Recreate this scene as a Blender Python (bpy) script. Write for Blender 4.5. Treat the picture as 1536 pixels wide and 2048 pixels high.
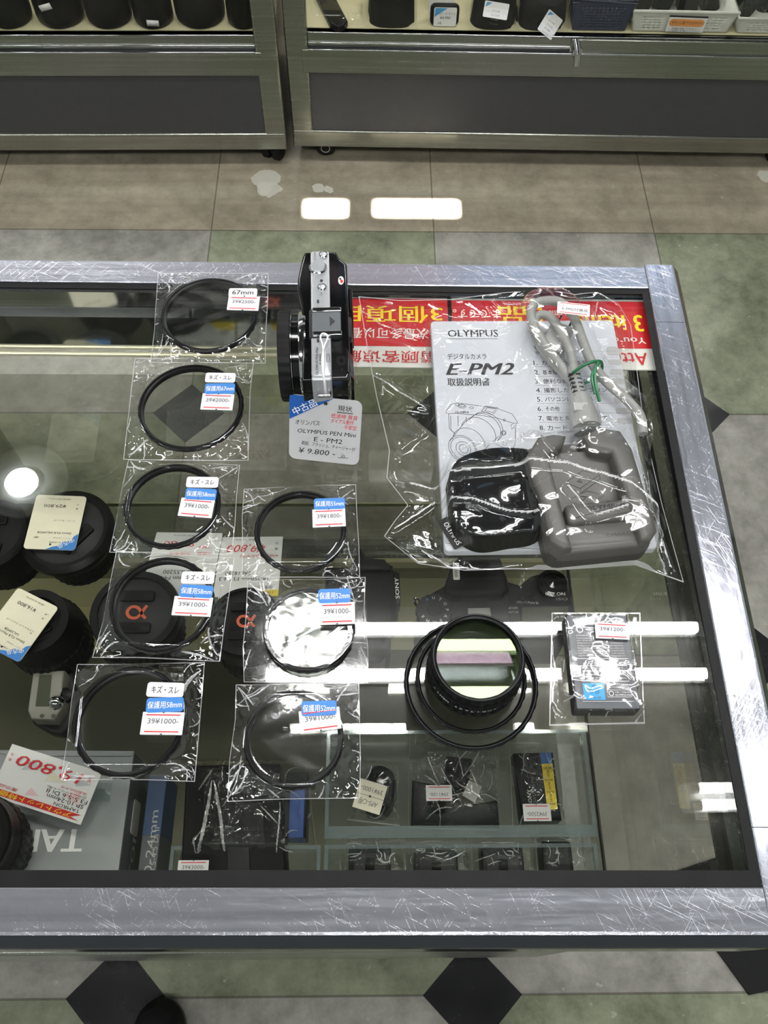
import bpy, math, random
import numpy as np
from mathutils import Vector, Matrix

for o in list(bpy.data.objects): bpy.data.objects.remove(o, do_unlink=True)
SC = bpy.context.scene
COL = SC.collection

# ------------------------------------------------------------------ camera
TILE = 0.457                              # floor tile, metres
FPX, PIT, ROLL, YAW = 1718.37, 1.06586139, 0.0338022991, 0.0379903077
CAM = Vector((0.704994665 * TILE, -2.9769121 * TILE, 2.77606405 * TILE))
_fw = Vector((math.sin(YAW), math.cos(YAW), 0)); _r0 = Vector((math.cos(YAW), -math.sin(YAW), 0)); _up = Vector((0, 0, 1))
CF = _fw * math.cos(PIT) - _up * math.sin(PIT); _u0 = _fw * math.sin(PIT) + _up * math.cos(PIT)
CR = _r0 * math.cos(ROLL) + _u0 * math.sin(ROLL); CU = -_r0 * math.sin(ROLL) + _u0 * math.cos(ROLL)
cd = bpy.data.cameras.new('camera'); cam = bpy.data.objects.new('camera', cd); COL.objects.link(cam)
cd.sensor_fit = 'HORIZONTAL'; cd.sensor_width = 36.0; cd.lens = FPX / 1536 * 36.0; cd.clip_start = 0.02
cam.matrix_world = Matrix(((CR.x, CU.x, -CF.x, CAM.x), (CR.y, CU.y, -CF.y, CAM.y), (CR.z, CU.z, -CF.z, CAM.z), (0, 0, 0, 1)))
SC.camera = cam
def ray(x, y): return CF + CR * ((x - 768) / FPX) - CU * ((y - 1024) / FPX)
def at(x, y, z):
    d = ray(x, y); return CAM + d * ((z - CAM.z) / d.z)
def aty(x, y, Y):
    d = ray(x, y); return CAM + d * ((Y - CAM.y) / d.y)

# ------------------------------------------------------------------ world, exposure
SC.view_settings.view_transform = 'Standard'; SC.view_settings.look = 'None'
SC.view_settings.gamma = 1.0; SC.view_settings.use_curve_mapping = False
SC.view_settings.exposure = 1.15
W = bpy.data.worlds.new('shop_ambient'); SC.world = W; W.use_nodes = True
W.node_tree.nodes['Background'].inputs[0].default_value = (0.80, 0.86, 0.84, 1)
W.node_tree.nodes['Background'].inputs[1].default_value = 0.20
SC.cycles.transparent_max_bounces = 40
SC.cycles.max_bounces = 14
SC.cycles.sample_clamp_indirect = 6.0
TUBE_POWER = 38.0
BULB_POWER = 30.0

# ------------------------------------------------------------------ materials
def lin(c):
    return tuple((v / 12.92 if v <= 0.04045 else ((v + 0.055) / 1.055) ** 2.4) for v in (x / 255.0 for x in c))
class NT:
    def __init__(s, name):
        s.m = bpy.data.materials.new(name); s.m.use_nodes = True
        s.t = s.m.node_tree; s.n = s.t.nodes; s.n.clear(); s.l = s.t.links
        s.out = s.n.new('ShaderNodeOutputMaterial')
    def put(s, sock, v):
        if v is None: return
        if isinstance(v, bpy.types.NodeSocket): s.l.new(v, sock)
        elif isinstance(v, (tuple, list)) and len(v) == 3 and sock.type == 'RGBA': sock.default_value = (*v, 1)
        else: sock.default_value = v
    def math(s, op, a, b=None, c=None):
        n = s.n.new('ShaderNodeMath'); n.operation = op
        for i, v in enumerate((a, b, c)): s.put(n.inputs[i], v)
        return n.outputs[0]
    def mix(s, f, a, b):
        n = s.n.new('ShaderNodeMix'); n.data_type = 'RGBA'
        s.put(n.inputs[0], f); s.put(n.inputs[6], a); s.put(n.inputs[7], b); return n.outputs[2]
    def coord(s, which='Object', scale=(1, 1, 1), rot=(0, 0, 0), loc=(0, 0, 0)):
        c = s.n.new('ShaderNodeTexCoord'); m = s.n.new('ShaderNodeMapping')
        m.inputs['Scale'].default_value = scale; m.inputs['Location'].default_value = loc; src = c.outputs[which]
        if any(rot):
            r = s.n.new('ShaderNodeMapping'); r.inputs['Rotation'].default_value = rot; s.l.new(src, r.inputs[0]); src = r.outputs[0]
        s.l.new(src, m.inputs[0]); return m.outputs[0]
    def noise(s, scale=5, detail=3, vec=None, rough=.55, col=False):
        n = s.n.new('ShaderNodeTexNoise'); n.inputs['Scale'].default_value = scale; n.inputs['Detail'].default_value = detail
        n.inputs['Roughness'].default_value = rough
        s.l.new(vec or s.coord(), n.inputs['Vector']); return n.outputs[1 if col else 0]
    def ramp(s, v, lo, hi, a=0.0, b=1.0):
        n = s.n.new('ShaderNodeMapRange'); s.put(n.inputs[0], v)
        n.inputs[1].default_value = lo; n.inputs[2].default_value = hi; n.inputs[3].default_value = a; n.inputs[4].default_value = b
        return n.outputs[0]
    def bump(s, h, strength=.3, dist=.001):
        n = s.n.new('ShaderNodeBump'); n.inputs['Strength'].default_value = strength; n.inputs['Distance'].default_value = dist
        s.put(n.inputs['Height'], h); return n.outputs[0]
    def bsdf(s, color, rough=.5, metal=0., normal=None, spec=.5, coat=0., trans=0., emit=None, estr=0.):
        b = s.n.new('ShaderNodeBsdfPrincipled')
        s.put(b.inputs['Base Color'], color); s.put(b.inputs['Roughness'], rough); s.put(b.inputs['Metallic'], metal)
        s.put(b.inputs['Specular IOR Level'], spec); s.put(b.inputs['Coat Weight'], coat)
        if normal is not None: s.l.new(normal, b.inputs['Normal'])
        if emit: s.put(b.inputs['Emission Color'], emit); s.put(b.inputs['Emission Strength'], estr)
        return b.outputs[0]
    def done(s, sh):
        s.l.new(sh, s.out.inputs[0]); return s.m
def M(name, rgb, rough=.5, metal=0., var=.06, scale=40, spec=.5, coat=0., bump=0., emit=0.):
    t = NT(name); c = lin(rgb)
    v = t.noise(scale, 3); f = t.ramp(v, .3, .7)
    col = t.mix(f, tuple(x * (1 - var) for x in c), tuple(min(1, x * (1 + var)) for x in c))
    nrm = t.bump(t.noise(scale * 6, 2), bump, .0006) if bump else None
    return t.done(t.bsdf(col, rough, metal, nrm, spec, coat, emit=c if emit else None, estr=emit))
def schlick(t, f0, power=5.0, normal=None, top=1.0):
    g = t.n.new('ShaderNodeNewGeometry')
    d = t.n.new('ShaderNodeVectorMath'); d.operation = 'DOT_PRODUCT'
    t.l.new(normal if normal is not None else g.outputs['Normal'], d.inputs[0]); t.l.new(g.outputs['Incoming'], d.inputs[1])
    c = t.math('ABSOLUTE', d.outputs['Value']); k = t.math('POWER', t.math('SUBTRACT', 1.0, c), power)
    return t.math('ADD', f0, t.math('MULTIPLY', k, top - f0))
def clear(name, tint=(1, 1, 1), f0=.045, rough=0., refl=(1, 1, 1), haze=0., hazecol=(.8, .8, .8), bump=None, top=1.0):
    t = NT(name)
    nrm = None
    if bump: nrm = t.bump(t.noise(bump[0], bump[3] if len(bump) > 3 else 2, t.coord(scale=(1, 1, .4))), bump[1], bump[2])
    tr = t.n.new('ShaderNodeBsdfTransparent'); tr.inputs[0].default_value = (*tint, 1)
    gl = t.n.new('ShaderNodeBsdfGlossy'); gl.inputs['Roughness'].default_value = rough; gl.inputs[0].default_value = (*refl, 1)
    if nrm is not None: t.l.new(nrm, gl.inputs['Normal'])
    base = tr.outputs[0]
    if haze:
        df = t.n.new('ShaderNodeBsdfDiffuse'); df.inputs[0].default_value = (*hazecol, 1)
        m0 = t.n.new('ShaderNodeMixShader'); m0.inputs[0].default_value = haze
        t.l.new(base, m0.inputs[1]); t.l.new(df.outputs[0], m0.inputs[2]); base = m0.outputs[0]
    mx = t.n.new('ShaderNodeMixShader'); t.l.new(schlick(t, f0, normal=nrm, top=top), mx.inputs[0])
    t.l.new(base, mx.inputs[1]); t.l.new(gl.outputs[0], mx.inputs[2])
    return t.done(mx.outputs[0])
def steel(name, rgb, rough, scratch=.5, brush=(3, 260, 260), metal=1.0, streak=.10, haze=0.):
    t = NT(name); c = lin(rgb)
    br = t.ramp(t.noise(1.0, 4, t.coord(scale=brush)), .3, .7)
    col = t.mix(br, tuple(x * (1 - streak) for x in c), tuple(min(1, x * (1 + streak)) for x in c))
    s = None
    for k, (a, sc) in enumerate(((1.15, (34, 2600, 2600)), (-.95, (48, 3000, 3000)), (.45, (30, 2400, 2400)))):
        n = t.noise(1.0, 1, t.coord(scale=sc, rot=(0, 0, a), loc=(k * 3.1, k, 0)), .4)
        q = t.ramp(n, .66, .74); s = q if s is None else t.math('MAXIMUM', s, q)
    s = t.math('MULTIPLY', t.math('MULTIPLY', s, scratch), t.ramp(t.noise(14, 3), .15, .6))
    col = t.mix(s, col, (.85, .86, .9))
    fine = t.ramp(t.noise(1.0, 3, t.coord(scale=tuple(q * 3 + 60 for q in brush))), .25, .75)
    rg = t.math('ADD', t.math('ADD', t.ramp(br, 0, 1, rough * .85, rough * 1.15), t.math('MULTIPLY', s, .3)), t.math('MULTIPLY', fine, haze))
    nrm = t.bump(t.math('ADD', t.math('MULTIPLY', br, .25), s), .12, .0003)
    return t.done(t.bsdf(col, rg, metal, nrm))

def floor_material():
    t = NT('vinyl_floor_tiles'); c = t.coord()
    sp = t.n.new('ShaderNodeSeparateXYZ'); t.l.new(c, sp.inputs[0])
    u = t.math('DIVIDE', sp.outputs[0], TILE); v = t.math('DIVIDE', sp.outputs[1], TILE)
    iu = t.math('FLOOR', u); iv = t.math('FLOOR', v)
    par = t.math('ABSOLUTE', t.math('MODULO', t.math('ADD', iu, iv), 2.0))
    n1 = t.noise(7, 5); n2 = t.noise(26, 5, rough=.7); n3 = t.noise(70, 3); n4 = t.noise(2.2, 3, t.coord(scale=(1, 3, 1)))
    mot = t.ramp(t.math('ADD', t.math('MULTIPLY', n1, .5), t.math('MULTIPLY', n2, .5)), .36, .64)
    g = t.mix(mot, lin((92, 97, 78)), lin((142, 147, 124)))
    y = t.mix(mot, lin((112, 110, 103)), lin((160, 157, 150)))
    b = t.mix(mot, lin((132, 124, 107)), lin((176, 166, 146)))
    band = t.ramp(t.noise(1.0, 2, t.coord(scale=(1.2, 26, 1))), .35, .65)
    b = t.mix(t.math('MULTIPLY', band, .45), b, lin((120, 112, 96)))
    col = t.mix(par, y, g)
    row = t.math('GREATER_THAN', v, 0.0)
    col = t.mix(row, col, b)
    du = t.math('ABSOLUTE', t.math('SUBTRACT', u, t.math('ROUND', u))); dv = t.math('ABSOLUTE', t.math('SUBTRACT', v, t.math('ROUND', v)))
    joint = t.math('LESS_THAN', t.math('MINIMUM', du, t.math('ADD', dv, t.math('MULTIPLY', row, 0.0))), .0032)
    col = t.mix(t.math('MULTIPLY', joint, .55), col, lin((52, 48, 40)))
    dia = t.math('MULTIPLY', t.math('LESS_THAN', t.math('ADD', du, dv), .1405), t.math('LESS_THAN', t.math('ROUND', v), -0.5))
    dk = t.mix(mot, lin((20, 20, 21)), lin((33, 33, 35)))
    col = t.mix(dia, col, dk)
    speck = t.math('MULTIPLY', t.ramp(n2, .66, .74), .35); col = t.mix(t.math('MULTIPLY', speck, t.math('SUBTRACT', 1.0, dia)), col, lin((62, 60, 56)))
    pale = t.math('MULTIPLY', t.ramp(n3, .67, .74), .3); col = t.mix(t.math('MULTIPLY', pale, t.math('SUBTRACT', 1.0, dia)), col, lin((198, 196, 182)))
    wob = t.noise(30, 4, col=True)
    vm = t.n.new('ShaderNodeVectorMath'); vm.operation = 'MULTIPLY_ADD'
    t.l.new(wob, vm.inputs[0]); vm.inputs[1].default_value = (.035, .035, 0); t.l.new(c, vm.inputs[2])
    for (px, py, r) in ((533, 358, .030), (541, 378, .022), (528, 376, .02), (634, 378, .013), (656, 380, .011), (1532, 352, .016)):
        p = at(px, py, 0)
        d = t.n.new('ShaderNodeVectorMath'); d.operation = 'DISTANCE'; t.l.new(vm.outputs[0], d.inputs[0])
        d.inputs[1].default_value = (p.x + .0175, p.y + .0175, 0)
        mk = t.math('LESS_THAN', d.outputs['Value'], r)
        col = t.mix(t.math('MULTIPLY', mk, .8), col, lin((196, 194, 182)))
    rg = t.math('ADD', .16, t.math('MULTIPLY', n1, .16))
    return t.done(t.bsdf(col, rg, 0, t.bump(t.math('ADD', n2, n4), .10, .002), .45))

MT = {}
MT['floor'] = floor_material()
MT['frame'] = steel('scratched_steel_frame', (190, 192, 202), .12, .34, (3, 260, 260), .79, .12, .12)
MT['frame_y'] = steel('scratched_steel_side_rail', (190, 193, 204), .11, .36, (260, 3, 260), .78, .12, .12)
MT['chamfer'] = M('dark_polished_edge', (84, 86, 90), .07, 1.0, .05)
MT['polish'] = M('polished_steel', (190, 192, 194), .06, 1.0, .03)
MT['dullsteel'] = steel('brushed_steel_cabinet', (148, 150, 140), .24, .12, (2.5, 200, 200), .92)
MT['edge'] = M('rubber_black', (18, 18, 19), .38, 0, .15)
MT['gasket'] = M('black_gasket', (15, 15, 15), .5, 0, .3, 60, .2)
MT['glass'] = clear('counter_glass', (.97, .972, .95), .04)
MT['casepane'] = clear('showcase_glass', (.95, .95, .93), .018, top=.4)
MT['pane'] = clear('pane_glass', (.78, .785, .755), .022)
MT['glassedge'] = M('green_glass_edge', (176, 186, 140), .2, 0, .1, 30, .6)
MT['deckgrey'] = M('olive_grey_board', (120, 119, 106), .5, 0, .08, 8)
MT['bead'] = M('pale_bead', (226, 222, 196), .25, .2, .04)
MT['deepblue'] = M('deep_blue_print', (34, 74, 142), .45, 0, .05)
MT['metergrey'] = M('meter_grey_plastic', (126, 124, 116), .45, 0, .05, 60)
MT['cream'] = M('cream_board', (214, 208, 172), .5, 0, .05, 12)
MT['panel'] = M('charcoal_panel', (66, 66, 67), .42, 0, .05, 60, .3)
MT['black'] = M('black_plastic', (11, 11, 12), .34, 0, .15, 80, spec=.22)
MT['blackm'] = M('matt_black', (15, 15, 16), .6, 0, .2, 80, bump=.2, spec=.22)
MT['felt'] = M('black_felt', (9, 9, 10), .8, 0, .2, 80, .2)
MT['blackg'] = M('gloss_black', (9, 9, 10), .12, 0, .1)
MT['ring'] = M('black_anodised', (13, 13, 14), .36, .1, .2, 120, spec=.22)
MT['rubber'] = M('ribbed_rubber', (14, 14, 14), .55, 0, .2, spec=.22)
MT['dgrey'] = M('dark_grey_plastic', (40, 40, 42), .4, 0, .08, spec=.22)
MT['grey'] = M('grey_plastic', (84, 82, 78), .42, 0, .05, 60, bump=.1)
MT['greyd'] = M('grey_plastic_recess', (62, 60, 57), .5, 0, .05)
MT['cable'] = M('grey_cable', (146, 146, 142), .42, 0, .04)
MT['silver'] = M('silver_plastic', (178, 180, 183), .3, .55, .04, 90)
MT['chrome'] = M('chrome', (205, 206, 208), .08, 1.0, .02)
MT['white'] = M('white_paper', (226, 226, 226), .6, 0, .02)
MT['sticker'] = M('white_sticker', (214, 214, 216), .5, 0, .02)
MT['paper'] = M('booklet_paper', (190, 193, 198), .55, 0, .02)
MT['ivory'] = M('ivory_card', (222, 217, 196), .5, 0, .03)
MT['tag'] = M('tag_card', (186, 186, 188), .5, 0, .02)
MT['blue'] = M('blue_print', (52, 122, 196), .45, 0, .03)
MT['tagblue'] = M('tag_blue', (8, 78, 156), .45, 0, .03)
MT['cyan'] = M('cyan_print', (36, 150, 205), .45, 0, .03)
MT['skyblue'] = M('pale_blue_print', (72, 150, 205), .45, 0, .04)
MT['red'] = M('red_print', (200, 34, 42), .5, 0, .04)
MT['signred'] = M('sign_red', (196, 26, 36), .4, 0, .04)
MT['yellow'] = M('yellow_print', (240, 214, 26), .45, 0, .04)
MT['ink'] = M('black_ink', (26, 26, 28), .5, 0, .02)
MT['grink'] = M('grey_ink', (84, 84, 88), .5, 0, .02)
MT['whiteink'] = M('white_ink', (232, 232, 232), .5, 0, .02)
MT['orange'] = M('orange_print', (198, 88, 58), .45, 0, .03)
MT['orangelab'] = M('orange_label', (222, 150, 84), .5, 0, .04)
MT['palegrey'] = M('pale_grey_print', (168, 168, 166), .5, 0, .03)
MT['pink'] = M('pale_pink_print', (232, 196, 200), .5, 0, .03)
MT['green'] = M('green_tie', (22, 104, 62), .35, 0, .1)
MT['boxsilver'] = M('silver_carton', (152, 155, 158), .38, .35, .05, 12)
MT['boxdark'] = M('dark_grey_carton', (84, 88, 92), .45, 0, .05)
MT['boxblue'] = M('blue_carton', (52, 74, 108), .45, 0, .05)
MT['navy'] = M('navy_plastic', (50, 56, 76), .45, 0, .05)
MT['basket'] = M('white_basket_plastic', (206, 208, 200), .45, 0, .04)
MT['lcd'] = M('lcd_glass', (74, 78, 66), .15, 0, .05)
MT['string'] = M('white_string', (226, 226, 224), .7, 0, .05)
MT['film'] = clear('clear_film', (.985, .985, .985), .075, .075, bump=(150, .08, .001))
MT['filmlite'] = clear('clear_film_taut', (.985, .985, .985), .035, .06, bump=(60, .04, .001))
MT['seal'] = clear('film_seal', (.97, .97, .97), .12, .10, haze=.42, hazecol=(.88, .88, .9))
MT['crease'] = clear('film_fold_glint', (.97, .97, .97), .16, .22, haze=.34, hazecol=(.92, .92, .94))  # white haze in the fold's colour stands in for glints on the film
MT['lensclear'] = clear('filter_glass', (.94, .95, .95), .02, 0.)
MT['lensmirror'] = clear('coated_filter_glass', (.50, .52, .50), .20, .12, (1, 1, .98), bump=(46, .75, .0015))
MT['lensgreen'] = clear('green_coated_glass', (.66, .66, .68), .016, 0., (.72, 1, .45))
MT['lenspink'] = clear('pink_coated_glass', (.70, .72, .70), .020, 0., (1, .72, .84))
MT['acrylic'] = clear('clear_acrylic', (.93, .955, .955), .05, .02, haze=.03, hazecol=(.75, .85, .88))
MT['acredge'] = clear('acrylic_edge', (.80, .86, .87), .10, .10, haze=.13, hazecol=(.62, .72, .76))
MT['ceil'] = M('ceiling_board', (74, 74, 73), .8, 0, .03, 4)
MT['posterw'] = M('pale_grey_poster', (168, 165, 165), .6, 0, .05, 6)
MT['posterp'] = M('pale_pink_poster', (176, 154, 162), .6, 0, .08, 6)
MT['posterb'] = M('pale_blue_poster', (110, 148, 184), .6, 0, .3, 5)
MT['lampbody'] = M('lamp_body', (225, 226, 226), .4, 0, .02)
def lamp_mat(name, col, s):
    t = NT(name); e = t.n.new('ShaderNodeEmission'); e.inputs[0].default_value = (*col, 1); e.inputs[1].default_value = s
    return t.done(e.outputs[0])
MT['tube'] = lamp_mat('lit_tube', (1.0, 1.0, .985), TUBE_POWER)
MT['tubeb'] = lamp_mat('lit_tube_dim', (1.0, 1.0, .985), TUBE_POWER * .28)  # same tubes at lower power, to keep the floor at the right darker
MT['bulb'] = lamp_mat('lit_bulb', (.92, 1.0, 1.0), BULB_POWER)

# ------------------------------------------------------------------ objects and meshes
ORG = {}
def tag(o, label=None, cat=None, group=None, kind=None):
    if label: o['label'] = label
    if cat: o['category'] = cat
    if group: o['group'] = group
    if kind: o['kind'] = kind
    return o
def thing(name, label, cat, loc, group=None):
    o = bpy.data.objects.new(name, None); COL.objects.link(o); o.location = loc; o.empty_display_size = .02
    ORG[o.name] = Vector(loc); return tag(o, label, cat, group)
TXT = {}
def text_mesh(s, shear=0., bold=0.):
    k = (s, shear, bold)
    if k not in TXT:
        c = bpy.data.curves.new('t', 'FONT'); c.body = s; c.size = 1; c.shear = shear;  c.resolution_u = 2
        o = bpy.data.objects.new('t', c); me = o.to_mesh()
        v = np.array([p.co[:] for p in me.vertices]).reshape(-1, 3); f = [tuple(p.vertices) for p in me.polygons]
        o.to_mesh_clear(); bpy.data.objects.remove(o); bpy.data.curves.remove(c)
        TXT[k] = (v, f)
    return TXT[k]
class MB:
    def __init__(s): s.v = []; s.f = []; s.mi = []; s.mats = []; s.M = Matrix.Identity(4)
    def mat(s, k):
        if k not in s.mats: s.mats.append(k)
        return s.mats.index(k)
    def add(s, vs, fs, k):
        n = len(s.v); i = s.mat(k); m = s.M
        s.v += [tuple(m @ Vector(p)) for p in vs]
        for f in fs: s.f.append(tuple(n + q for q in f)); s.mi.append(i)
        return s
    def box(s, a, b, k):
        (x0, y0, z0), (x1, y1, z1) = a, b
        return s.add([(x0, y0, z0), (x1, y0, z0), (x1, y1, z0), (x0, y1, z0), (x0, y0, z1), (x1, y0, z1), (x1, y1, z1), (x0, y1, z1)],
                     [(3, 2, 1, 0), (4, 5, 6, 7), (0, 1, 5, 4), (1, 2, 6, 5), (2, 3, 7, 6), (3, 0, 4, 7)], k)
    def prism(s, pts, z0, z1, k, bev=0., ktop=None, seg=3, bot=True):
        pts = [tuple(p[:2]) for p in pts]
        ar = sum(pts[i][0] * pts[(i + 1) % len(pts)][1] - pts[(i + 1) % len(pts)][0] * pts[i][1] for i in range(len(pts)))
        if ar < 0: pts = pts[::-1]
        n = len(pts)
        def inset(d):
            o = []
            for i in range(n):
                p0, p, p1 = Vector(pts[i - 1]), Vector(pts[i]), Vector(pts[(i + 1) % n])
                a = (p - p0).normalized() if (p - p0).length > 1e-9 else Vector((1, 0)); b = (p1 - p).normalized() if (p1 - p).length > 1e-9 else a
                na = Vector((-a.y, a.x)); nb = Vector((-b.y, b.x)); m = na + nb
                m = m / max(.35, m.dot(m) / 2) if m.length > 1e-6 else na
                o.append((p.x + m.x * d, p.y + m.y * d))
            return o
        rings = [(pts, z0)]
        if bev > 0:
            for j in range(seg + 1):
                a = math.pi / 2 * j / seg; rings.append((inset(bev * (1 - math.cos(a))), z1 - bev + bev * math.sin(a)))
        else: rings.append((pts, z1))
        vs = [(x, y, z) for r, z in rings for x, y in r]; fs = []
        for j in range(len(rings) - 1):
            for i in range(n): fs.append((j * n + i, j * n + (i + 1) % n, (j + 1) * n + (i + 1) % n, (j + 1) * n + i))
        if bot: fs.append(tuple(range(n - 1, -1, -1)))
        s.add(vs, fs, k); b = len(s.v) - n
        s.f.append(tuple(range(b, b + n))); s.mi.append(s.mat(ktop or k)); return s
    def rrect(s, cx, cy, sx, sy, r, z0, z1, k, bev=0., ktop=None, ang=0.):
        return s.prism(rr(cx, cy, sx, sy, r, ang), z0, z1, k, bev, ktop)
    def face(s, pts, z, k):
        return s.add([(p[0], p[1], z) for p in pts], [tuple(range(len(pts)))], k)
    def lathe(s, prof, c, k, n=64, rip=None, axis=None, ks=None):
        # prof: (r, z) going up the outside; rip=(count, depth, r_min) knurls every ring at or beyond r_min
        vs = []; fs = []; m = len(prof)
        for i in range(n):
            a = 2 * math.pi * i / n
            for r, z in prof:
                q = r - (rip[1] if rip and r >= rip[2] and (i // 2) % 2 else 0)
                vs.append((c[0] + q * math.cos(a), c[1] + q * math.sin(a), c[2] + z) if axis is None else
                          tuple(Vector(c) + axis @ Vector((q * math.cos(a), q * math.sin(a), z))))
        for j in range(m - 1):
            part = []
            for i in range(n): i2 = (i + 1) % n; part.append((i * m + j, i2 * m + j, i2 * m + j + 1, i * m + j + 1))
            fs.append(part)
        base = len(s.v); s.add(vs, [], k)
        for j, part in enumerate(fs):
            kk = s.mat(ks[j] if ks and ks[j] else k)
            for f in part: s.f.append(tuple(base + q for q in f)); s.mi.append(kk)
        return s
    def tube(s, pts, r, k, n=8, closed=False, cap=True):
        P = [Vector(p) for p in pts]; N = len(P); vs = []; fs = []
        up = Vector((0, 0, 1)); prev = None
        for i in range(N):
            a = P[(i - 1) % N] if (closed or i > 0) else P[i]; b = P[(i + 1) % N] if (closed or i < N - 1) else P[i]
            t = (b - a).normalized()
            if prev is None:
                x = t.cross(up); x = x.normalized() if x.length > 1e-4 else t.cross(Vector((1, 0, 0))).normalized()
            else:
                x = prev - t * prev.dot(t); x = x.normalized() if x.length > 1e-6 else t.cross(up).normalized()
            prev = x; y = t.cross(x); rr_ = r[i] if isinstance(r, (list, tuple)) else r
            for q in range(n):
                g = 2 * math.pi * q / n; vs.append(tuple(P[i] + x * rr_ * math.cos(g) + y * rr_ * math.sin(g)))
        for i in range(N if closed else N - 1):
            j = (i + 1) % N
            for q in range(n): fs.append((i * n + q, i * n + (q + 1) % n, j * n + (q + 1) % n, j * n + q))
        if cap and not closed: fs += [tuple(range(n - 1, -1, -1)), tuple((N - 1) * n + q for q in range(n))]
        return s.add(vs, fs, k)
    def text(s, body, x, y, size, k, z=0., rot=0., align='c', shear=0., bold=0., width=None, sx=1.):
        v, f = text_mesh(body, shear)
        if len(v) == 0: return s
        x0, x1 = v[:, 0].min(), v[:, 0].max(); y0, y1 = v[:, 1].min(), v[:, 1].max()
        h = size / max(1e-6, (y1 - y0)); w = h * sx
        if width: w = width / max(1e-6, (x1 - x0))
        ox = {'c': -(x0 + x1) / 2, 'l': -x0, 'r': -x1}[align]
        px = (v[:, 0] + ox) * w; py = (v[:, 1] - (y0 + y1) / 2) * h
        ca, sa = math.cos(rot), math.sin(rot)
        for e in ((-bold * h * .5, bold * h * .5) if bold else (0,)): s.add([(x + (a + e) * ca - b * sa, y + (a + e) * sa + b * ca, z + (1e-6 if e > 0 else 0)) for a, b in zip(px, py)], f, k)
        return s
    def strip(s, pts, w, k, z=0., closed=False):
        P = [Vector((p[0], p[1])) for p in pts]; n = len(P); L = []; Rr = []
        for i in range(n):
            a = P[(i - 1) % n] if (closed or i) else P[i]; b = P[(i + 1) % n] if (closed or i < n - 1) else P[i]
            t = b - a; t = t.normalized() if t.length > 1e-9 else Vector((1, 0)); nn = Vector((-t.y, t.x)) * w / 2
            L.append((P[i].x + nn.x, P[i].y + nn.y, z)); Rr.append((P[i].x - nn.x, P[i].y - nn.y, z))
        fs = [(i, n + i, n + (i + 1) % n, (i + 1) % n) for i in range(n if closed else n - 1)]
        return s.add(L + Rr, fs, k)
    def dome(s, outl, z0, H, k, rings=10, power=2.6, lump=None, flat=.0):
        n = len(outl); cx = sum(p[0] for p in outl) / n; cy = sum(p[1] for p in outl) / n
        vs = []; fs = []
        for j in range(rings + 1):
            f = 1 - j / rings
            for p in outl:
                x = cx + (p[0] - cx) * f; y = cy + (p[1] - cy) * f
                h = H * (1 - f ** power) ** (1 / power) * (1 if not lump else lump(x, y)); vs.append((x, y, z0 + h))
        for j in range(rings):
            for i in range(n): fs.append((j * n + i, j * n + (i + 1) % n, (j + 1) * n + (i + 1) % n, (j + 1) * n + i))
        fs.append(tuple(range(n - 1, -1, -1)))
        return s.add(vs, fs, k)
    def build(s, name, parent=None, bevel=0., solid=0., ang=32, origin=None, flat=False):
        me = bpy.data.meshes.new(name); o = bpy.data.objects.new(name, me); COL.objects.link(o)
        og = ORG[parent.name] if parent else (Vector(origin) if origin else Vector((0, 0, 0)))
        ORG[o.name] = og
        if not parent: o.location = og
        me.from_pydata([(x - og.x, y - og.y, z - og.z) for x, y, z in s.v], [], s.f)
        for k in s.mats: me.materials.append(MT[k])
        me.polygons.foreach_set('material_index', s.mi)
        me.validate()
        if not flat:
            me.polygons.foreach_set('use_smooth', [True] * len(me.polygons)); me.set_sharp_from_angle(angle=math.radians(ang))
        if parent: o.parent = parent
        if bevel:
            b = o.modifiers.new('bevel', 'BEVEL'); b.width = bevel; b.segments = 2; b.limit_method = 'ANGLE'; b.angle_limit = .7
        if solid:
            b = o.modifiers.new('solid', 'SOLIDIFY'); b.thickness = solid
        return o
def rr(cx, cy, sx, sy, r, ang=0., n=5):
    o = []; r = min(r, sx / 2 - 1e-6, sy / 2 - 1e-6)
    for qx, qy, a0 in ((1, 1, 0), (-1, 1, 90), (-1, -1, 180), (1, -1, 270)):
        for i in range(n):
            a = math.radians(a0 + 90 * i / (n - 1)); o.append((qx * (sx / 2 - r) + r * math.cos(a), qy * (sy / 2 - r) + r * math.sin(a)))
    ca, sa = math.cos(ang), math.sin(ang)
    return [(cx + x * ca - y * sa, cy + x * sa + y * ca) for x, y in o]
def circ(cx, cy, r, n=24, ry=None): return [(cx + r * math.cos(2 * math.pi * i / n), cy + (ry or r) * math.sin(2 * math.pi * i / n)) for i in range(n)]
def spline(P, n=8, closed=False):
    P = [Vector(p) for p in P]; N = len(P); o = []
    for i in range(N if closed else N - 1):
        g = lambda j: P[j % N] if closed else P[max(0, min(N - 1, j))]
        a, b, c, d = g(i - 1), g(i), g(i + 1), g(i + 2)
        for j in range(n):
            t = j / n; o.append(.5 * ((2 * b) + (c - a) * t + (2 * a - 5 * b + 4 * c - d) * t * t + (3 * b - a - 3 * c + d) * t ** 3))
    if not closed: o.append(P[-1])
    return o
def struct(mb, name): o = mb.build(name); o['kind'] = 'structure'; return o
def edgeframe(p_tl, p_tr, p_bl):
    """frame of a flat thing from three world points: x along the reading direction, y up the page"""
    x = (p_tr - p_tl).normalized(); y = (p_tl - p_bl); y = (y - x * y.dot(x)).normalized(); z = x.cross(y)
    return Matrix(((x.x, y.x, z.x, p_tl.x), (x.y, y.y, z.y, p_tl.y), (x.z, y.z, z.z, p_tl.z), (0, 0, 0, 1)))

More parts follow.
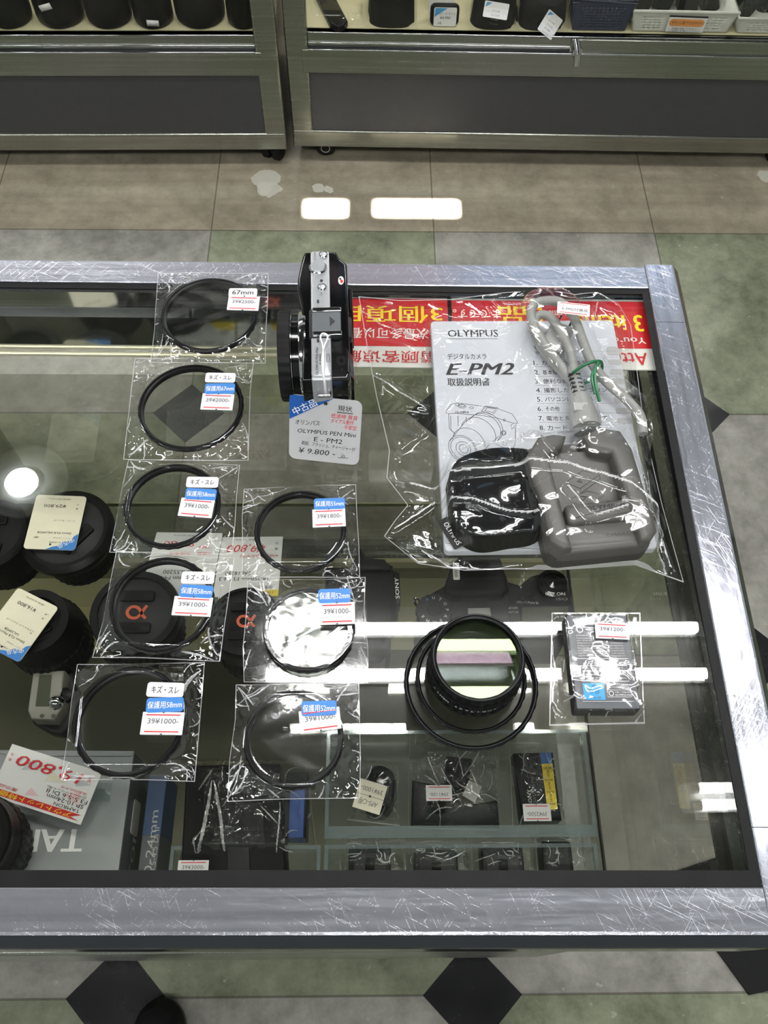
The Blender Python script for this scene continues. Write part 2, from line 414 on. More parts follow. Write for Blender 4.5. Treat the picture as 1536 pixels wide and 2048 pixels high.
# ------------------------------------------------------------------ films (clear bags)
def seg_dist(X, Y, a, b):
    ax, ay = a; bx, by = b; dx, dy = bx - ax, by - ay; L2 = dx * dx + dy * dy + 1e-12
    t = np.clip(((X - ax) * dx + (Y - ay) * dy) / L2, 0, 1); return np.hypot(X - ax - t * dx, Y - ay - t * dy), t
def curve_dist(X, Y, a, b, bend):
    m = ((a[0] + b[0]) / 2 - (b[1] - a[1]) * bend, (a[1] + b[1]) / 2 + (b[0] - a[0]) * bend); D = np.full(X.shape, 9.); T = np.zeros(X.shape); p = a; n = 6
    for i in range(1, n + 1):
        t = i / n; q = tuple((1 - t) ** 2 * a[k] + 2 * t * (1 - t) * m[k] + t * t * b[k] for k in (0, 1)); d, u = seg_dist(X, Y, p, q); c = d < D; D = np.where(c, d, D); T = np.where(c, (i - 1 + u) / n, T); p = q
    return D, T
def coons(T, B, L, R, nu, nv):
    """surface between four boundary polylines (world xy); T,B run left to right, L,R run top to bottom"""
    def samp(P, n):
        P = np.array(P, float); d = np.r_[0, np.cumsum(np.hypot(*np.diff(P, axis=0).T))]; d /= d[-1]
        t = np.linspace(0, 1, n); return np.stack([np.interp(t, d, P[:, 0]), np.interp(t, d, P[:, 1])], -1)
    t, b, l, r = samp(T, nu), samp(B, nu), samp(L, nv), samp(R, nv)
    u = np.linspace(0, 1, nu)[None, :, None]; v = np.linspace(0, 1, nv)[:, None, None]
    S = (1 - v) * t[None] + v * b[None] + (1 - u) * l[:, None] + u * r[:, None]
    S = S - ((1 - u) * (1 - v) * t[0] + u * (1 - v) * t[-1] + (1 - u) * v * b[0] + u * v * b[-1])
    return S[..., 0], S[..., 1]
def smooth(H, n):
    for _ in range(n):
        P = np.pad(H, 1, mode='edge'); H = (P[:-2, 1:-1] + P[2:, 1:-1] + P[1:-1, :-2] + P[1:-1, 2:] + 4 * H) / 8
    return H
def sheet(mb, X, Y, Z, k, kedge=None, eb=1, mask=None):
    nv, nu = X.shape; b = len(mb.v)
    mb.v += list(zip(X.ravel().tolist(), Y.ravel().tolist(), Z.ravel().tolist()))
    i0 = mb.mat(k); i1 = mb.mat(kedge) if kedge else i0; i2 = mb.mat('crease') if mask is not None else i0
    for j in range(nv - 1):
        for i in range(nu - 1):
            a = b + j * nu + i; mb.f.append((a + nu, a + nu + 1, a + 1, a))
            mb.mi.append(i1 if (j < eb or j >= nv - 1 - eb or i < eb or i >= nu - 1 - eb) else (i2 if mask is not None and mask[j, i] else i0))

# ================================================================== THE SETTING
mb = MB(); mb.box((-3.2, -3.6, -.05), (3.6, 3.9, 0), 'floor'); struct(mb, 'floor')
mb = MB(); mb.box((-3.2, -3.6, 2.62), (3.6, 3.9, 2.67), 'ceil'); struct(mb, 'ceiling')

def tube_lamp(label, x0, x1, y, dy, z=2.6, r=.016, tk='tube'):
    t = thing('ceiling_lamp', label, 'lamp', ((x0 + x1) / 2, y, 2.62), 'fluorescent ceiling lamps')
    for s in ((-1, 1) if dy > .06 else (0,)):
        m = MB(); m.prism(rr((x0 + x1) / 2, y + s * dy / 2, x1 - x0 + .06, .034 if s else dy + .03, .01), 2.608, 2.62, 'lampbody', 0); m.build('housing', t)
    for s in (-1, 1):
        m = MB(); yy = y + s * dy / 2
        m.tube([(x0, yy, z - .012), (x1, yy, z - .012)], r, tk, 12)
        for x in (x0, x1): m.tube([(x - .012, yy, z - .012), (x + .012, yy, z - .012)], r * 1.05, 'lampbody', 12)
        m.build('tube', t)
tube_lamp('fluorescent ceiling lamp of two wide-set tubes right above the display counter', .03, 1.27, -.54, .136)
tube_lamp('fluorescent ceiling lamp of two close tubes above the right end of the display counter', 1.17, 2.4, -.936, .042, r=.0135, tk='tubeb')
tube_lamp('fluorescent ceiling lamp of two tubes above the far aisle on the left', -.07, .16, 2.99, .10)
tube_lamp('fluorescent ceiling lamp of two tubes above the far aisle on the right', .37, .90, 2.99, .10)
tube_lamp('fluorescent ceiling lamp of two tubes above the aisle left of the counter', -2.6, -1.35, -.54, .136)
tube_lamp('fluorescent ceiling lamp of two tubes behind the photographer on the left', -1.6, -.3, -2.3, .136)
tube_lamp('fluorescent ceiling lamp of two tubes behind the photographer on the right', .1, 1.3, -2.5, .136)
tube_lamp('fluorescent ceiling lamp of two tubes above the far showcases on the left', -1.9, -.6, 1.75, .136)
tube_lamp('fluorescent ceiling lamp of two tubes above the far showcases on the right', .9, 2.2, 1.75, .136)
t = thing('ceiling_or_added_spotlight', 'round white recessed spotlight above the left end of the display counter', 'lamp', (-.75, .03, 2.62))
m = MB(); m.lathe([(.128, 0), (.125, -.012), (.115, -.014), (.055, .0)], (-.745, .03, 2.618), 'lampbody', 40); m.build('reflector', t)
m = MB(); m.dome(circ(-.755, .02, .050, 32), 0, .02, 'bulb', 5)
m.v = [(x, y, 2.606 - z) for x, y, z in m.v]; m.build('bulb', t)

def poster(label, x0, x1, z0, z1, k, y=.75):
    t = thing('hanging_poster', label, 'poster', ((x0 + x1) / 2, y, z0), 'posters hanging above the aisle'); m = MB(); m.box((x0, y, z0), (x1, y + .006, z1), k); m.build('board', t)
    m = MB(); m.box((x0, y - .002, z1), (x1, y + .008, 2.619), 'lampbody'); m.build('hanger_rail', t)
poster('long pale grey poster hanging above the aisle behind the counter', -1.75, .18, 2.22, 2.61, 'posterw')
poster('pale pink poster hanging above the aisle behind the counter', .19, .60, 2.22, 2.61, 'posterp')
poster('pale blue poster hanging above the aisle behind the counter', .61, 1.6, 2.22, 2.61, 'posterb')
for x0, x1 in ((613, 690), (752, 915)):               # two added narrow beams, no real lamps, to brighten patches of the aisle floor
    a_, b_ = at(x0, 402, 0), at(x1, 432, 0); ld = bpy.data.lights.new('added_beam', 'AREA'); ld.shape = 'RECTANGLE'; ld.size = b_.x - a_.x; ld.size_y = a_.y - b_.y; ld.energy = 1.1 * (b_.x - a_.x) / .22; ld.spread = math.radians(.6)
    lo = bpy.data.objects.new('added_aisle_beam', ld); COL.objects.link(lo); lo.location = ((a_.x + b_.x) / 2, (a_.y + b_.y) / 2, 2.55)
    t = thing('ceiling_or_added_spotlight', 'made-up narrow rectangular spotlight above the aisle, %s of a pair' % ('left' if x0 < 700 else 'right'), 'lamp', (lo.location.x, lo.location.y, 2.62)); m = MB(); m.rrect(lo.location.x, lo.location.y, ld.size + .03, ld.size_y + .03, .01, 2.553, 2.619, 'lampbody'); m.build('housing', t)  # housing made up for the added light

# ================================================================== DISPLAY COUNTER
ZG = .785                                 # top of the counter glass
XL = -.62
FL, FR = Vector((XL, -.8935, 0)), Vector((.5330, -.9015, 0))     # inner corners of the frame
NL, NR = Vector((XL, -1.3092, 0)), Vector((.5270, -1.3172, 0))
ctr = thing('display_counter', 'glass-topped display counter with a scratched steel frame in the foreground', 'counter', (.1, -1.11, 0))
def rail(mb, p0, p1, k, prof, kside=None):
    """extrude (outward, z) profile along p0-p1; outward is to the right of p0->p1"""
    d = (p1 - p0).normalized(); o = Vector((d.y, -d.x, 0)); n = len(prof)
    vs = [tuple(p + o * a + Vector((0, 0, z))) for p in (p0, p1) for a, z in prof]
    fs = [(i, (i + 1) % n, n + (i + 1) % n, n + i) for i in range(n)] + [tuple(range(n - 1, -1, -1)), tuple(range(n, 2 * n))]
    b = len(mb.f); mb.add(vs, fs, k)
    for i in (4, 5, 6): mb.mi[b + i] = mb.mat('chamfer')
PROF = [(0, .752), (0, .7868), (.0006, .7874), (.0205, .7874), (.0220, .7868), (.0275, .7805), (.0280, .779), (.0280, .742), (.0260, .742), (.0245, .752)]
dF = (FR - FL).normalized(); dN = (NR - NL).normalized()
m = MB(); rail(m, FR, FL, 'frame', PROF); m.build('far_rail', ctr, flat=True)
m = MB(); rail(m, NL, NR, 'frame', PROF); m.build('near_rail', ctr, flat=True)
dR = (NR - FR).normalized(); L = (NR - FR).length; oR = Vector((-dR.y, dR.x, 0))
def side(a, b): return FR + dR * a, FR + dR * b
for nm, a, b in (('corner_cap', -.0235, .0335), ('side_rail', .0340, L - .030), ('corner_cap', L - .0295, L + .0245)):
    m = MB(); p0, p1 = side(a, b); rail(m, p1, p0, 'frame_y', [(x + .0005, z + .0002) for x, z in PROF]); m.build(nm, ctr, flat=True)
# gasket strips on the glass, inside the frame
m = MB(); g = .0085
for p0, p1, w in ((FL, FR, .005), (FR, NR, .0048), (NR, NL, g)):
    d = (p1 - p0).normalized(); i = Vector((d.y, -d.x, 0)) * w; zz = .7862
    m.add([(p0.x, p0.y, ZG), (p1.x, p1.y, ZG), (p1.x, p1.y, zz), (p0.x, p0.y, zz), (p0.x + i.x, p0.y + i.y, ZG), (p1.x + i.x, p1.y + i.y, ZG), (p1.x + i.x, p1.y + i.y, zz - .0004), (p0.x + i.x, p0.y + i.y, zz - .0004)],
          [(0, 1, 2, 3), (3, 2, 6, 7), (7, 6, 5, 4)], 'gasket')
m.build('gasket', ctr)
m = MB(); m.prism([FL, FR, NR, NL], ZG - .006, ZG, 'glass'); m.build('glass_top', ctr, flat=True)
# polished inner rails under the glass
m = MB()
m.add([tuple(p) for p in (Vector((XL, -.8960, .779)), Vector((.531, -.9040, .779)), Vector((.531, -.9040, .757)), Vector((XL, -.8960, .757)))], [(0, 1, 2, 3)], 'polish')
m.add([tuple(p) for p in (Vector((XL, -.9010, .757)), Vector((.531, -.9090, .757)), Vector((.531, -.9070, .722)), Vector((XL, -.8990, .722)))], [(0, 1, 2, 3)], 'polish')
m.add([tuple(p) for p in (Vector((XL, -.8960, .757)), Vector((.531, -.9040, .757)), Vector((.531, -.9090, .757)), Vector((XL, -.9010, .757)))], [(0, 1, 2, 3)], 'polish')
m.build('back_track', ctr, flat=True)
for z, y in ((.7185, -.8985), (.7115, -.9000)):
    m = MB(); m.tube([(XL, y, z), (.53, y - .008, z)], .0020, 'bead', 10); m.build('track_bead', ctr)
m = MB(); m.box((.5275, -1.312, .742), (.5305, -.905, .776), 'edge'); m.box((.5245, -1.312, .760), (.5275, -.905, .776), 'dullsteel')
m.box((.5225, -1.312, .742), (.5275, -.905, .7455), 'dullsteel'); m.build('side_track', ctr)
m = MB(); m.box((XL, -1.3175, .735), (.53, -1.3145, .779), 'edge'); m.build('front_track', ctr)
# panes
m = MB(); m.box((-.05, -.9365, .42), (.529, -.9325, .72), 'pane'); m.build('sliding_pane', ctr, flat=True)
m = MB(); m.box((XL, -.9475, .42), (.01, -.9435, .72), 'pane'); m.build('sliding_pane', ctr, flat=True)
m = MB(); m.box((.5305, -1.312, .42), (.5345, -.93, .745), 'pane'); m.build('side_pane', ctr, flat=True)
m = MB(); m.box((XL, -1.3250, .42), (.53, -1.3210, .74), 'pane'); m.build('front_pane', ctr, flat=True)
ZS = .505
m = MB(); m.box((XL, -1.3130, ZS - .006), (.5185, -.9290, ZS), 'pane')
m.box((XL, -.9290, ZS - .006), (.5185, -.9280, ZS), 'glassedge'); m.box((.5185, -1.3130, ZS - .006), (.5200, -.9280, ZS), 'edge'); m.build('glass_shelf', ctr, flat=True)
# base: cream deck, rear sill, lower body and feet
m = MB(); m.box((XL, -1.312, .285), (.535, -1.012, .30), 'deckgrey'); m.box((XL, -1.012, .285), (.535, -.957, .3005), 'cream'); m.build('deck', ctr)
m = MB(); m.box((XL, -.957, .25), (.535, -.952, .425), 'cream'); m.box((XL, -.9515, .25), (.535, -.925, .418), 'dullsteel')
m.box((XL, -.9575, .385), (.523, -.9570, .41), 'dullsteel'); m.build('back_sill', ctr)
m = MB(); m.box((XL, -1.330, .06), (.535, -.925, .284), 'dullsteel'); m.build('base', ctr, bevel=.003)
for x in (-.5, .45):
    for y in (-1.27, -.97):
        m = MB(); m.lathe([(0, 0), (.025, 0), (.025, .012), (.012, .02), (.012, .06), (0, .06)], (x, y, 0), 'black', 20); m.build('foot', ctr)
m = MB(); m.prism([at(1325, 1750, .006), at(1480, 1699, .006), at(1800, 1600, .006), at(1900, 1900, .006), at(1500, 1990, .006)], 0.0002, .006, 'blackm')  # flat black sheet lying just above the floor
o = m.build('flat_black_sheet', origin=tuple(at(1500, 1800, 0))); tag(o, 'flat black sheet on the floor seen through the glass right of the counter', 'mat')
m = MB(); p = at(318, 2040, .03); out = [(p.x - .030, p.y - .09), (p.x - .034, p.y - .03), (p.x - .03, p.y + .005), (p.x - .012, p.y + .022), (p.x + .008, p.y + .022), (p.x + .026, p.y + .005), (p.x + .032, p.y - .03), (p.x + .03, p.y - .09), (p.x + .02, p.y - .2), (p.x - .02, p.y - .2)]
shoe = thing('shoe', 'black shoe toe on the floor at the bottom left edge', 'shoe', (p.x, p.y - .06, 0))
o2 = [(q.x, q.y) for q in spline([(a, b, 0) for a, b in out], 5, True)]
m.dome(o2, .014, .045, 'blackm', 8); m.build('upper', shoe); m = MB(); m.prism(o2, 0.0002, .014, 'edge', .002); m.build('sole', shoe)

# ================================================================== FAR SHOWCASES
def showcase(name_label, x0, x1, Y, dY, inner_left, inner_right, xs, slide=None):
    t = thing('showcase', name_label, 'showcase', ((x0 + x1) / 2, Y + .2, 0), 'steel showcases across the aisle')
    zb, zp0, zp1, zr, zd = .046, .085, .214, .262, .292
    D = .42; TOP = .75
    pw = .043
    m = MB()
    for a, b in ((x0, x0 + pw), (x1 - pw, x1)):
        m.box((a, Y, zb), (b, Y + .03, TOP), 'dullsteel')
        m.build('post', t, bevel=.004); m = MB(); m.box((a, Y + D - .03, zb), (b, Y + D, TOP), 'dullsteel'); m.build('post', t, bevel=.004); m = MB()
    m = MB(); m.box((x0 + .001, Y - .001, zb), (x1 - .001, Y + .028, zp0), 'dullsteel'); m.build('bottom_rail', t, bevel=.003)
    m = MB(); m.box((x0 + pw, Y + .004, zp0), (x1 - pw, Y + .012, zp1), 'panel'); m.build('front_panel', t)
    m = MB(); m.box((x0 + pw - .012, Y - .001, zp1), (x1 - pw + .012, Y + .028, zr), 'dullsteel'); m.build('middle_rail', t, bevel=.002)
    m = MB(); m.box((x0 + pw, Y + .008, zr), (x1 - pw, Y + .02, zd), 'dullsteel'); m.box((x0 + pw, Y + .0065, zd - .002), (x1 - pw, Y + .0205, zd), 'polish')
    m.box((x0 + pw, Y - .0015, zr - .002), (x1 - pw, Y + .009, zr + .0015), 'polish'); m.box((x0 + pw, Y + .0050, zr + .006), (x1 - pw, Y + .0085, zr + .011), 'polish'); m.box((x0 + pw, Y + .0062, zr + .0015), (x1 - pw, Y + .0085, zr + .006), 'edge'); m.build('door_rail', t, bevel=.0008)
    m = MB(); m.box((x0 + .004, Y + .03, zb + .02), (x1 - .004, Y + D, zd - .003), 'dullsteel'); m.build('cabinet_body', t)
    m = MB(); m.box((x0 + .01, Y + .022, zd - .003), (x1 - .01, Y + D - .02, zd), 'cream'); m.build('deck', t)
    m = MB(); m.box((x0 + .01, Y + D - .02, zd), (x1 - .01, Y + D - .01, TOP), 'cream'); m.build('back_board', t)
    m = MB(); m.box((x0 + pw, Y + .0125, zd), (x1 - pw, Y + .0165, TOP - .03), 'casepane'); m.build('front_glass', t, flat=True)
    m = MB(); m.box((x0, Y, TOP - .03), (x1, Y + D, TOP), 'casepane'); m.build('top_glass', t, flat=True)
    for x in (x0 + xs[0], x1 - xs[1]):
        front = xs[2]
        for yy in (Y + .055, Y + D - .06):
            c = MB(); c.box((x - .012, yy - .012, .042), (x + .012, yy + .012, .05), 'black')
            ax = Matrix.Rotation(math.pi / 2, 3, 'X') if front else (Matrix.Rotation(math.radians(68), 3, 'Z') @ Matrix.Rotation(math.pi / 2, 3, 'X'))
            co = c.build('caster', t)
            c = MB(); w = .009
            for s in ((-1, 1) if not front else (0,)):
                off = ax @ Vector((0, 0, s * .012))
                c.lathe([(0, -w), (.017, -w), (.021, -w * .6), (.021, w * .6), (.017, w), (0, w)], (x + off.x, yy - .02 + off.y, .0215), 'rubber', 28, axis=ax)
            c.build('wheel', co)
            c = MB(); c.lathe([(.010, w), (.010, w + .001), (.0085, w + .001), (.0085, w)], (x, yy - .02, .0215), 'palegrey', 24, axis=ax) if front else c.box((x - .006, yy - .03, .02), (x + .006, yy - .01, .044), 'dgrey')
            c.build('hub', co)
    return t
Yl, Yr = .179, .194
_seen = set(o.name for o in COL.objects)
left_case = showcase('steel showcase with a charcoal panel at the far left, holding black lens hoods', -1.05, .151, Yl, 0, None, None, (.04, .033, False))
right_case = showcase('steel showcase with a charcoal panel at the far right, holding bagged goods and baskets', .164, 1.31, Yr, 0, None, None, (.065, .10, True))
m = MB(); p = aty(1152, 110, Yr); m.tube([(p.x - .006, p.y + .004, p.z + .028), (p.x, p.y - .012, p.z + .01), (p.x + .003, p.y - .012, p.z - .012)], .006, 'chrome', 12)
m.lathe([(0, -.008), (.009, -.008), (.009, .004), (0, .004)], (p.x, p.y - .004, p.z + .01), 'chrome', 16, axis=Matrix.Rotation(math.pi / 2, 3, 'X')); m.build('door_lock', right_case)
m = MB(); x = at(1140, 76, .28).x; m.box((x, Yr + .002, .262), (1.267, Yr + .0085, .289), 'dullsteel'); m.build('door_overlap', right_case, bevel=.0012)
ZD = .292
def deckx(px, py): return at(px, py, ZD)
# black hoods and lenses in the left case
HL = ['black rounded lens case at the far left edge of the left showcase', 'black rounded lens case with a small tilted white label in the left showcase', 'plain black lens case third from the left in the left showcase', 'black lens case with a white label at its foot in the left showcase', 'wide black lens case second from the steel post in the left showcase', 'black lens case beside the steel post at the right end of the left showcase']
for i, (a, b) in enumerate(((-30, 60), (66, 166), (168, 262), (264, 346), (347, 450), (453, 520))):
    p0, p1 = deckx(a, 66), deckx(b, 66); r = (p1.x - p0.x) / 2 - .001; cx = (p0.x + p1.x) / 2; cy = Yl + .0185 + r
    t = thing('lens_case', HL[i], 'lens case', (cx, cy, ZD), 'black lens cases in the left showcase')
    m = MB(); m.lathe([(0, .001), (r * .90, .001), (r * .97, .005), (r, .014), (r, .058), (r * .97, .062), (r * .97, .066), (r, .07), (r * .98, .11), (r * .9, .128), (0, .13)], (cx, cy, ZD), 'black' if i % 2 else 'blackm', 48); m.build('body', t)
    m = MB(); m.lathe([(r + .0012, .059), (r + .002, .064), (r + .0012, .069)], (cx, cy, ZD), 'blackg', 48); m.build('lid_band', t)
    if i in (1, 3):
        s = .0055; ang = 1.52 + (.25 if i == 1 else -.05); zc = .045 if i == 1 else .016; q = Vector((cx + (r + .0016) * math.cos(-ang), cy + (r + .0016) * math.sin(-ang), ZD + zc))
        m = MB(); tl = .25 if i == 1 else -.06
        m.add([(q.x + dx * .011 * math.cos(tl) - dz * s * math.sin(tl), q.y - .0004, q.z + dx * .011 * math.sin(tl) + dz * s * math.cos(tl)) for dx, dz in ((-1, -1), (1, -1), (1, 1), (-1, 1))], [(0, 1, 2, 3)], 'white'); m.build('label', t, solid=.0004)
def facecard(mb, c, w, h, tilt, k, lean=.0):
    """small upright card facing -Y, centre c"""
    ca, sa = math.cos(tilt), math.sin(tilt); up = Vector((-sa, lean, ca)).normalized(); rt = Vector((ca, 0, sa)); nn = rt.cross(up)
    return Matrix(((rt.x, up.x, nn.x, c.x), (rt.y, up.y, nn.y, c.y), (rt.z, up.z, nn.z, c.z), (0, 0, 0, 1)))
def drape(mb, x0, x1, y0, y1, z0, h, seed, k='film'):
    rg = np.random.default_rng(seed); n = 26
    U, V = np.meshgrid(np.linspace(0, 1, n), np.linspace(0, 1, n)); X = x0 + (x1 - x0) * U; Y = y1 + (y0 - y1) * V
    e = np.clip(np.minimum.reduce([U, 1 - U, V, 1 - V]) * 9, 0, 1); Z = z0 + h * e ** .45
    for _ in range(16):
        a = rg.uniform(0, 1, 2); b = a + rg.normal(0, .35, 2)
        d, _t = seg_dist(X, Y, (x0 + (x1 - x0) * a[0], y0 + (y1 - y0) * a[1]), (x0 + (x1 - x0) * b[0], y0 + (y1 - y0) * b[1])); Z = Z + .006 * np.clip(1 - d / .007, 0, 1) * e
    sheet(mb, X, Y, Z, k)
def bagged_black(nm, label, px0, px1, zh, seed, card=None, cat='bagged accessory', depth=.11):
    p0, p1 = deckx(px0, 66), deckx(px1, 66); w = p1.x - p0.x; cx = (p0.x + p1.x) / 2; y0 = Yr + .0195
    t = thing(nm, label, cat, (cx, y0 + depth / 2, ZD), 'bagged goods in the right showcase')
    rg = random.Random(seed)
    out = [(cx + w / 2 * 1.1 * math.copysign(abs(math.cos(a)) ** .6, math.cos(a)) * rg.uniform(.9, 1), y0 + depth / 2 + depth / 2 * .95 * math.copysign(abs(math.sin(a)) ** .6, math.sin(a))) for a in (2 * math.pi * i / 28 for i in range(28))]
    m = MB(); m.dome(out, ZD + .0005, zh, 'felt', 12, 5.0, lambda x, y: 1 + .16 * math.sin(x * 90 + seed) * math.sin(y * 80)); m.build('contents', t)
    m = MB(); drape(m, p0.x - .006, p1.x + .006, y0 - .002, y0 + depth, ZD + .004, zh + .006, seed, 'filmlite'); m.build('clear_bag', t, ang=60)
    if card:
        cx_, cz_, tl, w_, h_ = card; c = aty(cx_, cz_, y0 - .004)
        m = MB(); m.M = facecard(m, c, w_, h_, tl, 'white', .55); m.rrect(0, 0, w_, h_, .002, 0, .0006, 'white')
        m.face([(-w_ / 2 + .002, h_ / 2 - .010), (-w_ / 2 + .014, h_ / 2 - .002), (-w_ / 2 + .004, h_ / 2 - .002)], .0008, 'skyblue')
        for j in range(4): m.text('¥12,800' if j == 2 else 'ストロボ', 0, h_ / 2 - .014 - j * .007, .0035, 'grink', .0008)
        m.build('price_card', t)
    return t
bagged_black('bagged_flash', 'black flash unit bundled in a clear bag, second item in the right showcase', 738, 828, .082, 3)
bagged_black('bagged_flash', 'black bagged flash with a white card tilted on top of it', 944, 1030, .07, 4, (992, 22, -.14, .046, .026))
bagged_black('bagged_flash', 'black bagged flash with a white card turned on its corner in front', 1036, 1130, .06, 5, (1100, 50, -.62, .036, .038))
# long black item lying in a clear bag
t = thing('bagged_grip', 'long black grip slanting inside a clear bag at the left of the right showcase', 'bagged accessory', (deckx(660, 50).x, Yr + .08, ZD), 'bagged goods in the right showcase')
m = MB(); a, b = deckx(636, -20), deckx(678, 60); d = (b - a); nrm = Vector((-d.y, d.x, 0)).normalized() * .017
m.prism([a + nrm, b + nrm, b + d.normalized() * .012 + nrm * .4, b + d.normalized() * .012 - nrm * .4, b - nrm, a - nrm], ZD + .001, ZD + .013, 'black', .004); m.build('grip', t)
m = MB(); p0, p1 = deckx(612, 62), deckx(726, 62); drape(m, p0.x, p1.x, Yr + .024, Yr + .16, ZD + .003, .018, 9, 'filmlite'); m.build('clear_bag', t, ang=60)
# phone-like pouch with a price card
t = thing('card_holder', 'black rounded holder with a white and blue price card standing behind the showcase glass', 'card holder', (deckx(888, 66).x, Yr + .03, ZD))
c0 = aty(889, 42, Yr + .026); wv = aty(918, 42, Yr + .026).x - aty(860, 42, Yr + .026).x; zt = aty(889, 17, Yr + .026).z
m = MB(); m.M = facecard(m, Vector((c0.x, Yr + .040, (ZD + zt) / 2)), 1, 1, 0, 'black', .12); hh = (zt - ZD) / 1.0 - .0012; m.rrect(0, 0, wv, hh, .009, 0, .008, 'black', .003); m.build('holder', t)
m.__init__(); m.M = facecard(m, Vector((c0.x + .001, Yr + .0312, (ZD + zt) / 2)), 1, 1, 0, 'white', .12); ww, h2 = wv * .78, hh * .88
m.rrect(0, -.001, ww, h2, .003, 0, .0006, 'white'); m.face([(-ww / 2 + .001, h2 / 2 - .018), (.004, h2 / 2 - .002), (-ww / 2 + .002, h2 / 2 - .002)], .0008, 'skyblue')
m.text('スピードライト', .002, h2 * .14, .005, 'grink', .0008, width=ww * .8); m.text('¥4,980', .0, -h2 * .08, .006, 'grink', .0008); m.text('AB', -.01, -h2 * .36, .004, 'grink', .0008); m.build('price_card', t)
o = MB(); o.M = facecard(o, Vector((deckx(886, 66).x - .002, Yr + .075, ZD + .06)), 1, 1, 0, 'white', .1); o.rrect(0, 0, .05, .12, .003, 0, .0008, 'white')
for j in range(5): o.text('在庫処分', 0, .02 - j * .012 + .02, .004, 'grink', .001)
o = o.build('price_card', origin=(deckx(886, 66).x, Yr + .07, ZD)); tag(o, 'taller white price card standing behind the black card holder', 'price card')
# baskets
def basket(label, px0, px1, zt, k, taper, holes, seed, lab=False, fill=True):
    p0, p1 = deckx(px0, 72), deckx(px1, 72); y0 = Yr + .0245; dep = .17; cx = (p0.x + p1.x) / 2
    t = thing('basket', label, 'basket', (cx, y0 + dep / 2, ZD), 'plastic baskets in the right showcase')
    w = p1.x - p0.x; H = zt
    def P(u, v, front=True): x = cx + (u - .5) * (w + 2 * taper * v); return (x, y0 - taper * .5 * v, ZD + .002 + H * v)
    m = MB(); cs, rs = holes; nu, nv = cs * 2 + 9, rs * 2 + 7
    us = [i / nu for i in range(nu + 1)]; vs_ = [j / nv for j in range(nv + 1)]
    b = [P(u, v) for v in vs_ for u in us]; fs = []
    for j in range(nv):
        for i in range(nu):
            hole = 4 <= i < nu - 4 and 2 <= j < nv - 4 and (i - 4) % 2 == 0 and (j - 2) % 2 == 0
            if lab and nu * .30 < i < nu * .71: hole = False
            if not hole: a = j * (nu + 1) + i; fs.append((a, a + 1, a + nu + 2, a + nu + 1))
    m.add(b, fs, k); m.build('front_wall', t, solid=.0022)
    m = MB(); q = [P(0, 0), P(1, 0), P(1, 1), P(0, 1)]; bk = [(x, y0 + dep + (taper * .5 if z > ZD + .01 else 0), z) for x, y, z in q]
    m.add(q + bk, [(0, 3, 7, 4), (1, 5, 6, 2), (4, 7, 6, 5), (0, 4, 5, 1)], k); m.build('side_walls', t, solid=.0022)
    m = MB(); z = ZD + .002 + H; xa, xb = P(0, 1)[0], P(1, 1)[0]; ya, yb = y0 - taper * .5, y0 + dep + taper * .5
    m.tube([(xa, ya, z), (xb, ya, z), (xb, yb, z), (xa, yb, z)], .0032, k, 8, True); m.build('rim', t)
    if lab:
        m = MB(); m.M = facecard(m, Vector((cx + .006, y0 - taper * .28 - .0035, ZD + H * .48)), 1, 1, -.02, 'white', -.06); lw = w * .40
        m.rrect(0, 0, lw, H * .72, .002, 0, .0006, 'white'); m.rrect(-.0005, H * .1, lw * .92, H * .36, H * .17, .0006, .0008, 'orangelab'); m.text('キヤノン用 アクセサリー', 0, H * .1, .007, 'ink', .0010, width=lw * .8)
        m.text('充電器 各種 アクセサリー', 0, -H * .19, .005, 'grink', .0008, width=lw * .7); m.text('ご自由にお選びください', 0, -H * .3, .004, 'grink', .0008, width=lw * .8)
        m.box((-lw / 2, H * .36, -.0004), (lw / 2, H * .43, .0006), 'dgrey'); m.build('label', t)
    return t, cx, w, y0, dep
def basket_fill(cx, w, y0, dep, n, z, seed, lb):
    rg = random.Random(seed)
    for i in range(n):
        x = cx + (i - (n - 1) / 2) * w / n; y = y0 + .035 + .02 * (i % 2)
        t = thing('bagged_charger', lb[i], 'bagged accessory', (x, y + .03, ZD + .004), 'bagged chargers in the white baskets')
        m = MB(); m.M = Matrix.Translation((x, y + .03, ZD + .006)) @ Matrix.Rotation(rg.uniform(-.6, .6), 4, 'Z') @ Matrix.Rotation(rg.uniform(-.45, .45), 4, 'Y')
        s = w / n * .74; m.rrect(0, 0, s, .055, .006, 0, z + rg.uniform(-.008, .01), 'felt' if i % 3 else 'black', .006); m.build('charger', t)
        m = MB(); drape(m, x - s * .62, x + s * .62, y - .012, y + .075, ZD + .02, z - .008, seed + i); m.build('clear_bag', t, ang=60)
        m = MB(); m.M = Matrix.Translation((x + .004, y + .006, ZD + z + .012)) @ Matrix.Rotation(.5, 4, 'X') @ Matrix.Rotation(rg.uniform(-.5, .5), 4, 'Z'); m.rrect(0, 0, .022, .012, .001, 0, .0005, 'sticker'); m.text('39¥1500-', 0, 0, .003, 'grink', .0007); m.build('price_sticker', t)
basket('navy blue plastic basket with square holes in the right showcase', 1146, 1250, .056, 'navy', .008, (10, 7), 1)
_, cx, w, y0, dep = basket('white plastic basket with an orange label on its front', 1266, 1454, .040, 'basket', .008, (15, 4), 2, True)
basket_fill(cx, w, y0, dep, 4, .056, 21, ['bagged black charger at the left end of the orange-labelled basket', 'bagged charger second from left in the orange-labelled basket', 'bagged charger second from right in the orange-labelled basket', 'bagged black charger at the right end of the orange-labelled basket'])
_, cx, w, y0, dep = basket('white plastic basket cut off by the right edge of the photo', 1474, 1640, .030, 'basket', .008, (13, 3), 3)
